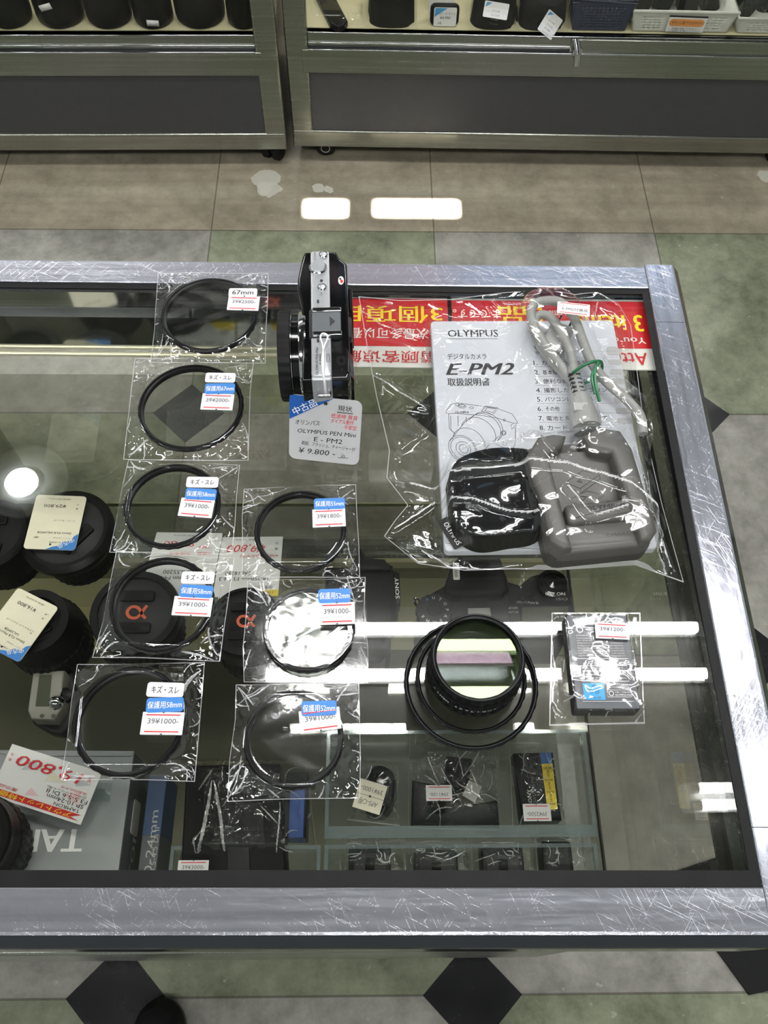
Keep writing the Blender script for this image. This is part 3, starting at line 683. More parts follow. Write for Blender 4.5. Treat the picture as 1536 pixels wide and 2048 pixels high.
basket_fill(cx, w, y0, dep, 3, .044, 31, ['bagged charger at the left end of the basket on the right edge', 'bagged charger in the middle of the basket on the right edge', 'bagged charger at the right end of the basket on the right edge'])

# both showcases stand slightly askew to the floor tiles, with what they hold
bpy.context.view_layer.update()
for o in [o for o in COL.objects if o.name not in _seen and o.parent is None]:
    lft_ = o.location.x < .157; px_, py_, an_ = (-.45, Yl, .0175) if lft_ else (.737, Yr, -.0115)
    c_ = Vector((px_, py_, 0)); Rz = Matrix.Rotation(an_, 4, 'Z'); o.location = c_ + Rz @ (o.location - c_); o.rotation_euler.z += an_

# ================================================================== ON THE GLASS: FILTERS IN CLEAR BAGS
def sticker(mb, c, w, h, rot, k, r=.001, z=0.):
    mb.rrect(c[0], c[1], w, h, r, z, z + .00025, k, 0, None, rot)
def price_sticker(parent, c, w, h, rot, txt, name='price_sticker', base='sticker', z=0., notch=True):
    m = MB(); m.M = Matrix.Translation(c) @ Matrix.Rotation(rot, 4, 'Z')
    m.prism(rr(0, 0, w, h, .0003), z, z + .0003, base); zz = z + .0005
    for q in (-1, 1): m.face([(-w * .41, q * h * .37 - h * .025), (w * .41, q * h * .37 - h * .025), (w * .41, q * h * .37 + h * .025), (-w * .41, q * h * .37 + h * .025)], zz, 'red')
    m.text(txt, -w * .36, h * .10, h * .24, 'grink', zz, align='l', width=w * .74)
    if notch:
        for q in (-1, 1): m.face(circ(0, q * h * .49, h * .05, 10), zz, 'grink')
    return m.build(name, parent)
def word_sticker(parent, c, w, h, rot, txt, blue):
    m = MB(); m.M = Matrix.Translation(c) @ Matrix.Rotation(rot, 4, 'Z')
    m.prism(rr(0, 0, w, h, h * .2), 0, .0003, 'blue' if blue else 'sticker')
    m.text(txt, 0, 0, h * .5, 'whiteink' if blue else 'ink', .0005, width=w * (.92 if blue else .74), bold=.012)
    return m.build('size_sticker' if ('mm' in txt) else 'condition_sticker', parent)
def ring_mesh(m, c, R, h, wd, knurl=True, k='ring', z=0.):
    q = [(R - wd, .0004), (R - .0012, .0004), (R - .0008, .0010), (R - .0008, .0016), (R, .0020), (R, h * .74), (R - .0006, h * .80), (R - .0006, h * .9), (R - .0012, h), (R - wd * .55, h), (R - wd * .62, h - .0012), (R - wd, h - .0018), (R - wd, .0004)]
    m.lathe([(r, zz + z) for r, zz in q], c, k, 128, (64, .00035, R - .00005) if knurl else None)
def filter_pack(label, quad, ring, dia, items, seed, zb=ZG, mirror=False):
    P = [at(x, y, zb) for x, y in quad]; c = at(*ring, zb + .003); R = dia / 2; hr = .0066
    t = thing('bagged_lens_filter', label, 'lens filter', (c.x, c.y, zb), 'bagged lens filters on the counter glass')
    m = MB(); ring_mesh(m, (c.x, c.y, zb + .0006), R, hr - .0008, .0034); rg_ = m.build('filter_ring', t)
    m = MB(); m.lathe([(0, .0030), (R - .0033, .0030), (R - .0033, .0042), (0, .0042)], (c.x, c.y, zb), 'lensmirror' if mirror else 'lensclear', 64); m.build('filter_glass', rg_)
    rg = np.random.default_rng(seed); n = 190
    pl = lambda a, b: [(a.x, a.y), ((a.x * .66 + b.x * .34) + rg.normal(0, .0006), (a.y * .66 + b.y * .34) + rg.normal(0, .0005)), ((a.x * .33 + b.x * .67) + rg.normal(0, .0006), (a.y * .33 + b.y * .67) + rg.normal(0, .0005)), (b.x, b.y)]
    X, Y = coons(pl(P[0], P[1]), pl(P[3], P[2]), pl(P[0], P[3]), pl(P[1], P[2]), n, n)
    U, V = np.meshgrid(np.linspace(0, 1, n), np.linspace(0, 1, n)); e = np.minimum.reduce([U, 1 - U, V, 1 - V]); ee = np.clip(e * 9, 0, 1)
    d = np.hypot(X - c.x, Y - c.y); out = np.clip((d - R) / .004, 0, 1)
    drop = np.clip(1 - (d - R) / .014, 0, 1); H = (hr + .0002) * np.where(d < R, 1, drop ** 1.6) * ee ** .5 + .0007
    H = smooth(H, 2); H = np.where((d > R - .0035) & (d < R + .0004), np.maximum(H, hr + .0004), H)
    K = np.zeros(X.shape, bool)
    def crease(A, B, w, h):
        nonlocal K
        dd, tt = curve_dist(X, Y, A, B, rg.normal(0, .35))
        if rg.uniform() < .42: K |= (dd < (.00014 + .00028 * np.sin(np.pi * tt)) * rg.uniform(.7, 1.3)) & (out > .5) & (tt > .02) & (tt < .98)
        return h * .5 * (1 + np.cos(np.pi * np.clip(dd / w, 0, 1))) * np.sin(np.pi * np.clip(tt, .04, .96)) ** .7 * out * np.clip(e * 22, 0, 1)
    for q in range(60):                                   # creases running off the ring's rim
        a = rg.uniform(0, 2 * math.pi); r0 = R + rg.uniform(.0, .012); L_ = rg.uniform(.005, .024); b = a + rg.normal(0, .9)
        A = (c.x + r0 * math.cos(a), c.y + r0 * math.sin(a)); B = (A[0] + L_ * math.cos(b), A[1] + L_ * math.sin(b))
        H = H + crease(A, B, rg.uniform(.0018, .0042), rg.uniform(.0003, .0011))
    for q, cn in enumerate(P):                            # long folds from the ring to each corner
        for k_ in range(3):
            a = math.atan2(cn.y - c.y, cn.x - c.x) + rg.normal(0, .3); A = (c.x + (R + .001) * math.cos(a), c.y + (R + .001) * math.sin(a)); f = rg.uniform(.75, .97)
            H = H + crease(A, (A[0] + (cn.x - A[0]) * f, A[1] + (cn.y - A[1]) * f), rg.uniform(.0020, .004), rg.uniform(.0004, .0013))
    ph = rg.uniform(0, 6, 6); wave = np.sin(X * 310 + ph[0] + 2.2 * np.sin(Y * 150 + ph[1])) * np.sin(Y * 260 + ph[2] + 2 * np.sin(X * 120 + ph[3]))
    wave2 = np.sin(X * 520 + ph[3] + 3 * np.sin(Y * 230 + ph[0])) * np.sin(Y * 470 + ph[5] + 2.6 * np.sin(X * 260 + ph[2]))
    H = H + (.0007 * wave + .0004 * wave2) * out * np.clip(e * 20, 0, 1) + (.00055 if mirror else .00012) * np.sin(X * 190 + ph[4] + np.sin(Y * 130) * 2.5) * np.sin(Y * 150 + ph[5]) * (d < R - .004)
    if mirror:                                            # folded pleats along the lower edge
        H = H + .0012 * np.abs(np.sin(V * 150)) * np.clip((V - .86) * 20, 0, 1) * np.clip((.985 - V) * 40, 0, 1)
    H = np.maximum(H, .0006)
    m = MB(); sheet(m, X, Y, zb + H, 'film', 'seal', 1, K)
    m.add([(p.x, p.y, zb + .0004) for p in P], [(0, 1, 2, 3)], 'filmlite'); m.build('clear_bag', t, ang=50)
    zs = zb + hr + .0022
    for kind, (px, py), (w, h), rot, txt in items:
        q = at(px, py, zs); sc = (at(px + 10, py, zs) - at(px - 10, py, zs)).length / 20; sy = (at(px, py + 10, zs) - at(px, py - 10, zs)).length / 20
        (price_sticker if kind == 'p' else word_sticker)(*((t, q, w * sc, h * sy, math.radians(rot), txt) if kind == 'p' else (t, q + Vector((0, 0, .0002)), w * sc, h * sy, math.radians(rot), txt, kind == 'b')))
    return t
KZ = 'キズ・スレ'
filter_pack('67 mm filter in a clear bag priced 2500 at the back edge of the counter', [(316, 548), (537, 547), (531, 728), (301, 726)], (420, 632), .0695,
            [('w', (486, 586), (57, 17), 0, '67mm'), ('p', (487, 607), (63, 28), -2, '39¥2500-')], 11, .7876)
filter_pack('67 mm lens filter in a clear bag with white, blue and 2000 price stickers', [(270, 718), (508, 721), (497, 922), (247, 920)], (383, 816), .0715,
            [('w', (441, 756), (60, 19), -1, KZ), ('b', (440, 778), (60, 21), 1, '保護用67mm'), ('p', (435, 804), (64, 32), -2, '39¥2000-')], 12)
filter_pack('58 mm filter in a clear bag, third from the top of the left column', [(257, 920), (480, 931), (464, 1110), (219, 1106)], (346, 1013), .0615,
            [('w', (405, 965), (64, 21), -1, KZ), ('b', (402, 989), (62, 22), -3, '保護用58mm'), ('p', (393, 1016), (68, 36), -5, '39¥1000-')], 13)
filter_pack('58 mm lens filter in a clear bag lying over an orange-lettered lens cap', [(233, 1102), (469, 1116), (440, 1324), (185, 1316)], (326, 1210), .0620,
            [('w', (396, 1156), (66, 24), -1, KZ), ('b', (393, 1183), (66, 25), -3, '保護用58mm'), ('p', (385, 1213), (78, 38), -3, '39¥1000-')], 14)
filter_pack('58 mm filter in a clear bag nearest the front edge, beside the red-priced card', [(155, 1329), (410, 1325), (390, 1564), (122, 1561)], (261, 1444), .0625,
            [('w', (331, 1380), (74, 29), -2, KZ), ('b', (330, 1410), (74, 29), 2, '保護用58mm'), ('p', (325, 1447), (84, 45), -1, '39¥1000-')], 15)
filter_pack('55 mm lens filter in a clear bag priced 1800, right of the 58 mm ones', [(488, 979), (712, 970), (720, 1156), (484, 1156)], (601, 1064), .0580,
            [('b', (659, 1008), (62, 22), 2, '保護用55mm'), ('p', (658, 1036), (66, 36), 3, '39¥1800-')], 16)
filter_pack('52 mm filter with bright mirror-like glass in a clear bag', [(495, 1163), (731, 1155), (737, 1368), (488, 1365)], (617, 1260), .0540,
            [('b', (669, 1192), (65, 28), 2, '保護用52mm'), ('p', (674, 1227), (72, 44), 2, '39¥1000-')], 17, ZG, True)
filter_pack('52 mm clear filter in a bag at the front, below the mirror-like filter', [(472, 1370), (718, 1365), (720, 1597), (455, 1604)], (588, 1478), .0560,
            [('b', (638, 1417), (70, 30), 2, '保護用52mm'), ('p', (640, 1440), (82, 44), 7, '39¥1000-')], 18)

# ================================================================== LOOSE FILTERS STACKED UP
def loose_ring(label, c, R, h, z, wd, glass, name='lens_filter', text=None, tilt=0.):
    t = thing(name, label, 'lens filter', (c.x, c.y, z), 'loose lens filters in a stack')
    m = MB(); ring_mesh(m, (c.x, c.y, z), R, h, wd, True)
    rb = m.build('filter_ring', t)
    if text:
        m = MB()
        for i, ch in enumerate(text):
            if ch == ' ': continue
            a = math.radians(-150 + i * 6.6); m.M = Matrix.Translation((c.x, c.y, z + h * .5)) @ Matrix.Rotation(a + math.pi / 2, 4, 'Z') @ Matrix.Translation((0, -R - .0002, 0)) @ Matrix.Rotation(math.pi / 2, 4, 'X')
            m.text(ch, 0, 0, .0022, 'whiteink', 0.0)
        m.build('lettering', rb)
    if glass: m = MB(); m.lathe([(0, h * .45), (R - wd * .95, h * .45), (R - wd * .95, h * .45 + .001), (0, h * .45 + .001)], (c.x, c.y, z), glass, 64, axis=Matrix.Rotation(math.radians(tilt), 3, 'X')); m.build('filter_glass', t)
c1 = at(942, 1366, ZG + .004); loose_ring('widest black filter ring at the bottom of the loose stack', c1, .0388, .0052, ZG + .0003, .0030, None)
c2 = at(944, 1352, ZG + .008); loose_ring('middle-sized black filter ring lying inside the widest ring of the stack', c2, .0322, .0050, ZG + .0003, .0026, 'lensclear')
zz = ZG + .0056; cb = at(949, 1336, zz + .006)
for lb, R_, h_, wd_, g_, tx in (('lowest of the three narrow black filters screwed together on the stack', .0275, .0085, .003, 'lensclear', None),
                               ('lettered skylight filter in the middle of the three narrow stacked filters', .0272, .0085, .003, 'lenspink', '55mm SKYLIGHT (1B) DMC'),
                               ('topmost narrow filter of the loose stack with green reflections in its glass', .0262, .0085, .0032, 'lensgreen', None)):
    loose_ring(lb, cb, R_, h_, zz, wd_, g_, text=tx, tilt={'lensgreen': -1.0, 'lenspink': .5}.get(g_, 0)); zz += .0086

# ================================================================== BATTERY IN A BAG
zt = ZG + .0133
tl, tr, br, bl = (at(x, y, zt) for x, y in ((1137, 1227), (1259, 1231), (1277, 1417), (1146, 1421)))
bx = ((tr + br) / 2 - (tl + bl) / 2).normalized(); bw = ((tr + br) / 2 - (tl + bl) / 2).length; bh = ((tl + tr) / 2 - (bl + br) / 2).length; bc = (tl + tr + br + bl) / 4; brot = math.atan2(bx.y, bx.x)
bat = thing('bagged_battery', 'grey camera battery with a blue recycling mark in a clear bag', 'battery', (bc.x, bc.y, ZG))
BM = Matrix.Translation((bc.x, bc.y, ZG + .0008)) @ Matrix.Rotation(brot, 4, 'Z')
m = MB(); m.M = BM; m.rrect(0, 0, bw, bh, .0012, 0, .0125, 'dgrey', .0007, 'boxdark'); m.build('battery_case', bat)
m = MB(); m.M = BM; z = .0127; W2, H2 = bw, bh
m.prism(rr(.0003, H2 * .20, W2 * .80, H2 * .36, .001), z - .0001, z, 'grink'); m.prism(rr(.0003, -H2 * .20, W2 * .82, H2 * .44, .001), z - .0001, z, 'grink')
z += .0002
for yy in (H2 * .02, -H2 * .42): m.strip([(-W2 * .39, yy), (W2 * .40, yy)], .0002, 'whiteink', z)
m.strip(circ(-W2 * .30, H2 * .33, .0017, 20), .0004, 'whiteink', z, True); m.text('BATTERY PACK', -W2 * .02, H2 * .345, .0011, 'whiteink', z); m.text('リチウムイオン電池', -W2 * .02, H2 * .31, .0011, 'whiteink', z)
for j in range(9): m.text(('Do not incinerate, disassemble, short or', 'expose to high temperatures. Recycle after', 'use. Dispose of properly. Voir mode', 'Attention! Utiliser le chargeur', 'Accu Li-ion. Rechargeable battery,')[j % 5], -W2 * .37, H2 * (.265 - j * .027), .0009, 'palegrey', z, align='l', width=W2 * .74)
m.text('⚠危険', W2 * .04, -H2 * .025, .0016, 'whiteink', z); m.strip([(-W2 * .36, -H2 * .055), (W2 * .37, -H2 * .055), (W2 * .37, -H2 * .215), (-W2 * .36, -H2 * .215)], .0002, 'whiteink', z, True)
for j, s_ in enumerate(('発熱、発火、破裂の恐れあり。', '専用充電器以外での充電禁止。', '高温での充電、使用、放置をしない。', 'ショートさせない、分解しない。')): m.text(s_, -W2 * .34, -H2 * (.078 + j * .034), .0012, 'whiteink', z, align='l', width=W2 * .68)
m.prism([(-W2 * .36, -H2 * .235), (-W2 * .03, -H2 * .235), (-W2 * .03, -H2 * .405), (-W2 * .33, -H2 * .405), (-W2 * .36, -H2 * .385)], z - .0001, z + .0001, 'cyan')
rcx, rcy = -W2 * .19, -H2 * .303
for q in range(3):
    a0 = math.radians(90 + 120 * q); pts = [(rcx + .0026 * math.cos(a0 + d) * s_, rcy + .0026 * math.sin(a0 + d) * s_) for d, s_ in ((-.75, 1.0), (-.2, 1.12), (.35, 1.0), (.42, .6), (0, .66), (-.55, .55))]
    m.strip(pts, .00028, 'ink', z + .0003, True)
m.text('Li-ion 20', rcx, -H2 * .382, .0013, 'ink', z + .0003)
m.text('使用後は', W2 * .01, -H2 * .245, .0012, 'whiteink', z, align='l'); m.text('リサイクル協力店へ', W2 * .01, -H2 * .278, .0012, 'whiteink', z, align='l')
m.strip([(W2 * .01, -H2 * .305), (W2 * .38, -H2 * .305), (W2 * .38, -H2 * .375), (W2 * .01, -H2 * .375)], .0002, 'whiteink', z, True); m.strip(circ(W2 * .07, -H2 * .34, .0013, 18), .0003, 'whiteink', z, True)
m.text('7.2V / 1150mAh', W2 * .13, -H2 * .327, .0009, 'whiteink', z, align='l'); m.text('OLYMPUS IMAG', W2 * .13, -H2 * .355, .0010, 'whiteink', z, align='l'); m.build('printed_labels', bat)
P = [at(x, y, ZG) for x, y in ((1103, 1226), (1280, 1226), (1289, 1448), (1098, 1452))]
n = 90; X, Y = coons([P[0][:2], P[1][:2]], [P[3][:2], P[2][:2]], [P[0][:2], P[3][:2]], [P[1][:2], P[2][:2]], n, n)
ca, sa = math.cos(-brot), math.sin(-brot); lx = (X - bc.x) * ca - (Y - bc.y) * sa; ly = (X - bc.x) * sa + (Y - bc.y) * ca
U, V = np.meshgrid(np.linspace(0, 1, n), np.linspace(0, 1, n)); ee = np.clip(np.minimum.reduce([U, 1 - U, V, 1 - V]) * 30, 0, 1)
dd = np.maximum(np.abs(lx) - bw / 2, np.abs(ly) - bh / 2); H = np.where(dd < .0006, .0138, np.clip(.0138 - dd * 2.4, .0008, 1)); H = np.where(dd < .0012, .0138, smooth(H, 3))
rg = np.random.default_rng(5); KQ = np.zeros(X.shape, bool)
for q in range(40):
    a = (rg.uniform(P[0].x, P[1].x), rg.uniform(P[3].y, P[0].y)); b = (a[0] + rg.normal(0, .006), a[1] + rg.normal(0, .010)); d_, _t = curve_dist(X, Y, a, b, rg.normal(0, .4)); KQ |= (d_ < .0003) & (dd > .001); H = H + np.where(dd < .001, .06, 1) * rg.uniform(.0006, .0018) * .5 * (1 + np.cos(np.pi * np.clip(d_ / .0022, 0, 1))) * ee
H = H + .00004 * np.sin(lx * 190 + 1.4 * np.sin(ly * 120)) * np.sin(ly * 150 + 1) * (dd < 0)
m = MB(); sheet(m, X, Y, ZG + np.maximum(.0006, H * np.maximum(ee, .05)), 'filmlite', 'seal', 1, KQ); m.build('clear_bag', bat, ang=50)
q = at(1224, 1262, ZG + .0156); price_sticker(bat, q, .0196, .0099, math.radians(-3), '39¥1200-')

# ================================================================== SIGNS UNDER THE GLASS (read from the far side)
def flat_sign(label, quad, draw, z=.7783):
    P = [at(x, y, z) for x, y in quad]; c = sum(P, Vector()) / 4
    m = MB(); m.prism(P, z - .0009, z, 'white')
    w = (P[1] - P[0]).length; h = ((P[0] + P[1]) / 2 - (P[2] + P[3]) / 2).length; ang = math.atan2((P[1] - P[0]).y, (P[1] - P[0]).x)
    m.M = Matrix.Translation((c.x, c.y, z)) @ Matrix.Rotation(ang + math.pi, 4, 'Z'); draw(m, w, h)
    o = m.build('sign', origin=tuple(c)); return tag(o, label, 'sign', 'red notices under the counter glass')
def d_cn(m, w, h):
    zr = .0002; m.face([(-w / 2, -h / 2 + .001), (w / 2, -h / 2 + .001), (w / 2, h * .21), (-w / 2, h * .21)], zr, 'signred'); z = .0004
    m.text('请顾客谅解', 0, h * .36, h * .17, 'signred', z, width=w * .80, bold=.02)
    m.text('一次最多可以看到', w * .01, h * .03, h * .155, 'whiteink', z, width=w * .90, bold=.01); m.text('3個項目', 0, -h * .25, h * .25, 'yellow', z, width=w * .90, bold=.03)
def d_en(m, w, h):
    zr = .0002; m.face([(-w / 2, -h / 2 + .002), (w / 2, -h / 2 + .002), (w / 2, h * .21), (-w / 2, h * .21)], zr, 'signred'); z = .0004
    m.text('Attention', -w * .445, h * .355, h * .17, 'signred', z, align='l', width=w * .36, bold=.02)
    m.text('You can see up to', -w * .455, h * .085, h * .115, 'whiteink', z, align='l', width=w * .50, bold=.02)
    m.text('3 items', -w * .455, -h * .15, h * .24, 'yellow', z, align='l', width=w * .33, bold=.04); m.text('at a time', -w * .12, -h * .28, h * .10, 'whiteink', z, align='l', width=w * .13, bold=.015)
    m.text('3品', w * .155, -h * .26, h * .26, 'yellow', z, width=w * .22, bold=.04); m.text('までです。', w * .375, -h * .27, h * .13, 'whiteink', z, width=w * .24, bold=.015)
flat_sign('red sign with white Chinese lettering under the glass, just right of the camera', [(668, 594), (894, 597), (902, 736), (662, 733)], d_cn)
flat_sign('red sign reading 3 items in yellow, under the glass at the back right corner', [(903, 597), (1294, 600), (1317, 740), (913, 737)], d_en)

# ================================================================== COMPACT CAMERA ON THE GLASS
zc0 = .7876; ztop = zc0 + .0590
pf = at(641, 500, ztop); pn = at(645, 757, ztop); cl = (pf - pn).length; cx, cy = (pf.x + pn.x) / 2, (pf.y + pn.y) / 2; crot = math.atan2((pf - pn).y, (pf - pn).x) - math.pi / 2
camr = thing('compact_camera', 'black and silver compact camera standing upright on the counter with a price tag tied on', 'camera', (cx, cy, ZG))
CMX = Matrix.Translation((cx, cy, 0)) @ Matrix.Rotation(crot, 4, 'Z')
CMI = CMX.inverted()
def cl_(px, py, z): return CMI @ at(px, py, z)
m = MB(); m.M = CMX; hl = cl / 2
body = [(-.0125, -hl), (.0155, -hl), (.0175, -hl + .006), (.0175, hl - .030), (.0175, hl - .012), (.0125, hl - .006), (.0105, hl), (-.0105, hl), (-.0122, hl - .004), (-.0140, hl - .014), (-.0155, hl - .024), (-.0155, hl - .034), (-.0130, hl - .048)]
m.prism(body, ZG + .0002, ztop - .0012, 'blackg', .0018, None, 3); m.build('body', camr, ang=40)
m = MB(); m.M = CMX; m.prism([(.0175, hl - .046), (.0205, hl - .044), (.0205, hl - .024), (.0175, hl - .022)], ZG + .012, ztop - .012, 'black', .002); m.prism([(.0170, -hl + .012), (.0195, -hl + .013), (.0195, hl - .052), (.0170, hl - .051)], ZG + .006, ztop - .010, 'blackg', .002); m.build('rear_screen', camr)
m = MB(); m.M = CMX; m.rrect(-.0005, 0, .0125, cl - .003, .002, ztop - .003, ztop + .0006, 'silver', .0008)
m.prism(rr(-.0005, -hl + .0008, .0125, .004, .0015), ZG + .02, ztop, 'silver', .001); m.build('top_plate', camr)
def button(px, py, r, h, k='silver', rim=None, name='button'):
    q = cl_(px, py, ztop); m = MB(); m.M = CMX
    if rim: m.lathe([(rim, 0), (rim, .0012), (rim - .0006, .0018), (r, .0018), (r, .0006)], (q.x, q.y, ztop), 'chrome', 32)
    m.lathe([(r, 0), (r, h - .0003), (r - .0004, h), (0, h + .0003)], (q.x, q.y, ztop + .0004), k, 28); return m.build(name, camr)
button(647, 511, .0026, .0010, rim=.0031, name='record_button'); button(636, 537, .0050, .0024, rim=.0060, name='shutter_button'); button(644, 576, .0026, .0010, rim=.0031, name='power_button')
m = MB(); m.M = CMX; z = ztop + .0008
q = cl_(643, 561, z); m.face(circ(q.x, q.y, .0011, 14), z, 'ink'); q = cl_(636, 603, z); m.prism(rr(q.x, q.y, .0014, .003, .0006), z - .0001, z, 'ink'); q = cl_(636, 681, z); m.prism(rr(q.x, q.y, .0014, .003, .0006), z - .0001, z, 'ink')
q = cl_(656, 716, z); m.strip(rr(q.x, q.y, .0016, .006, .0006), .0003, 'ink', z, True)
q = cl_(634, 722, z); m.text('OLYMPUS PEN Mini', q.x, q.y, .0017, 'ink', z, math.pi / 2, width=.0215, bold=.01); q = cl_(641, 718, z); m.text('E-PM2', q.x, q.y, .0016, 'ink', z, math.pi / 2, width=.0085, bold=.01)
q = cl_(630, 513, z); m.text('LIVE GUIDE', q.x, q.y, .0010, 'grink', z, math.pi / 2, width=.008); q = cl_(643, 588, z); m.text('ON', q.x, q.y, .0011, 'grink', z, math.pi / 2); q = cl_(644, 603, z); m.text('L', q.x, q.y, .001, 'grink', z, math.pi / 2); m.build('top_lettering', camr)
q0 = cl_(650, 642, ztop + .003);
m = MB(); m.M = CMX; m.rrect(q0.x, q0.y, .0205, .0235, .0012, ztop - .002, ztop + .0012, 'dgrey', .0005); hsh = m.build('hot_shoe', camr)
m = MB(); m.M = CMX; m.rrect(q0.x + .0008, q0.y, .018, .0160, .0006, ztop + .0012, ztop + .0022, 'boxdark'); m.face([(q0.x + .003, q0.y - .0042), (q0.x + .003, q0.y + .0042), (q0.x + .0065, q0.y)], ztop + .0025, 'ink'); m.build('shoe_cover', hsh)
for sgn in (-1, 1):
    m = MB(); m.M = CMX; m.box((q0.x - .008, q0.y + sgn * .0098 - .0017, ztop + .0012), (q0.x + .0105, q0.y + sgn * .0098 + .0017, ztop + .0032), 'chrome'); m.build('shoe_rail', hsh, bevel=.0005)
m = MB(); m.M = CMX; m.box((q0.x + .011, q0.y - .0095, ztop - .008), (q0.x + .0168, q0.y + .0075, ztop - .0018), 'dgrey'); m.build('accessory_port', camr, bevel=.001)
# lens mount, body cap
lc = CMX @ Vector((-.0125, -.012, 0)); lc.z = ZG + .0320
AX = CMX.to_3x3() @ Matrix.Rotation(-math.pi / 2, 3, 'Y')
m = MB(); m.lathe([(.0300, -.002), (.0300, .0018), (.0295, .0026), (.0272, .0026), (.0272, .0032)], lc, 'chrome', 72, axis=AX); m.build('mount_ring', camr)
m = MB(); m.lathe([(.0278, .0026), (.0278, .0070), (.0285, .0074), (.0285, .0078), (.0275, .0080)], lc, 'blackg', 72, axis=AX)
m.lathe([(.0290, .0078), (.0300, .0084), (.0300, .0150), (.0290, .0162), (.020, .0162), (.019, .0150), (0, .0150)], lc, 'rubber', 120, (60, .0006, .0299), axis=AX); cap = m.build('body_cap', camr)
m = MB(); m.lathe([(.0282, .0074), (.0289, .0074), (.0289, .0079), (.0282, .0079)], lc, 'chrome', 72, axis=AX); m.build('cap_ring', cap)
q = cl_(689, 560, ztop - .008); m = MB(); m.M = CMX; m.prism(rr(q.x - .0005, q.y, .005, .012, .002), ztop - .010, ztop - .0035, 'black', .001); m.build('thumb_rest', camr)
q = cl_(682, 560, ztop - .0006); m = MB(); m.M = CMX; m.prism(circ(q.x, q.y, .0019, 20, .0036), ztop - .0013, ztop - .0009, 'whiteink'); m.face(circ(q.x + .0004, q.y - .001, .0010, 12, .0016), ztop - .0007, 'red'); m.face(circ(q.x - .0005, q.y + .0012, .0007, 10, .001), ztop - .0007, 'ink'); m.build('sticker', camr)
m = MB(); m.M = CMX; m.tube([(-.003, -hl - .0008, ztop - .012), (-.003, -hl - .005, ztop - .011), (.004, -hl - .005, ztop - .011), (.004, -hl - .0008, ztop - .012)], .0011, 'chrome', 8); m.build('strap_lug', camr)
m = MB(); m.M = CMX; n = 40; yy = np.linspace(cl_(640, 745, ztop).y, cl_(640, 700, ztop).y, 14); xs_ = np.linspace(-.0135, .0215, n); X, Y = np.meshgrid(xs_, yy); Z = ztop + .0014 + .0005 * np.sin(X * 400) * np.sin(Y * 300) - np.clip(X - .0155, 0, 1) * 2.4
Xw = np.empty_like(X); Yw = np.empty_like(Y)
for i in np.ndindex(X.shape): v_ = CMX @ Vector((X[i], Y[i], 0)); Xw[i], Yw[i] = v_.x, v_.y
m.M = Matrix.Identity(4); sheet(m, Xw, Yw, Z, 'filmlite'); m.build('clear_tape', camr, ang=60)

# price tag tied to the camera
T0, T1, T2 = at(579, 788, .8270), at(725, 803, .8270), at(586, 917, .7862)
TM = edgeframe(T0, T1, T2); tw = (T1 - T0).length; th = abs((TM.inverted() @ T2).y)
tg = thing('price_tag', 'grey hand-written price tag with a blue corner tied to the compact camera', 'price tag', tuple((T1 + T2) / 2))
def uv(u, v): return (u * tw, -v * th)
m = MB(); m.M = TM; out = rr(tw / 2, -th / 2, tw, th, .0045); m.prism(out, -.0006, 0, 'tag'); z = .0003
tri = [uv(.0, .04), uv(.012, .012), uv(.05, .0), uv(.60, .005), uv(.004, .375)]; m.face(tri[::-1], z, 'tagblue'); z = .0005
m.text('中古品', *uv(.21, .165), th * .115, 'whiteink', z, math.radians(31), width=tw * .36, bold=.015)
m.face(circ(*uv(.5, .085), .0012, 20), z, 'ink')
m.text('現状', *uv(.77, .13), th * .085, 'ink', z, width=tw * .20); m.strip([uv(.66, .19), uv(.88, .19)], .0003, 'ink', z); m.strip([uv(.66, .20), uv(.88, .20)], .0003, 'ink', z)
m.text('低速時 異音', *uv(.765, .255), th * .07, 'red', z, width=tw * .37, shear=.12); m.text('ダイアル動作', *uv(.74, .335), th * .07, 'red', z, width=tw * .32, shear=.12); m.text('不安定', *uv(.855, .415), th * .07, 'red', z, width=tw * .18, shear=.12)
m.text('オリンパス', *uv(.255, .40), th * .075, 'ink', z, math.radians(2), width=tw * .34, shear=.2)
m.text('OLYMPUS PEN Mini', *uv(.53, .53), th * .062, 'ink', z, math.radians(1), width=tw * .82, shear=.15); m.text('E - PM2', *uv(.55, .645), th * .07, 'ink', z, width=tw * .40, shear=.1)
m.text('取説、フラッシュ、チャージャー付', *uv(.56, .735), th * .062, 'ink', z, math.radians(-2), width=tw * .76, shear=.2); m.text('¥ 9.800 -', *uv(.40, .845), th * .085, 'ink', z, width=tw * .52, shear=.15); m.text('込', *uv(.77, .865), th * .06, 'ink', z, shear=.2); m.strip([uv(.70, .905), uv(.85, .895)], .0003, 'ink', z)
m.build('card', tg)
h0 = TM @ Vector((*uv(.5, .085), 0)); s0 = at(652, 668, ztop + .0036); m = MB()
pts = [h0 + Vector((0, -.0005, -.0008)), h0 + Vector((0, .002, .004)), at(649, 770, ztop - .004), at(646, 745, ztop + .0025), at(644, 720, ztop + .003), at(648, 695, ztop + .0035), at(655, 677, ztop + .0045), at(653, 669, ztop + .0048), at(645, 667, ztop + .0048), at(641, 675, ztop + .0045), at(645, 690, ztop + .004), at(647, 715, ztop + .003), at(647, 745, ztop + .0025), at(651, 770, ztop - .004), h0 + Vector((.0005, .002, .004)), h0 + Vector((.0003, -.0005, -.0008))]
m.tube(spline(pts, 6), .00055, 'string', 6); m.build('string', tg)

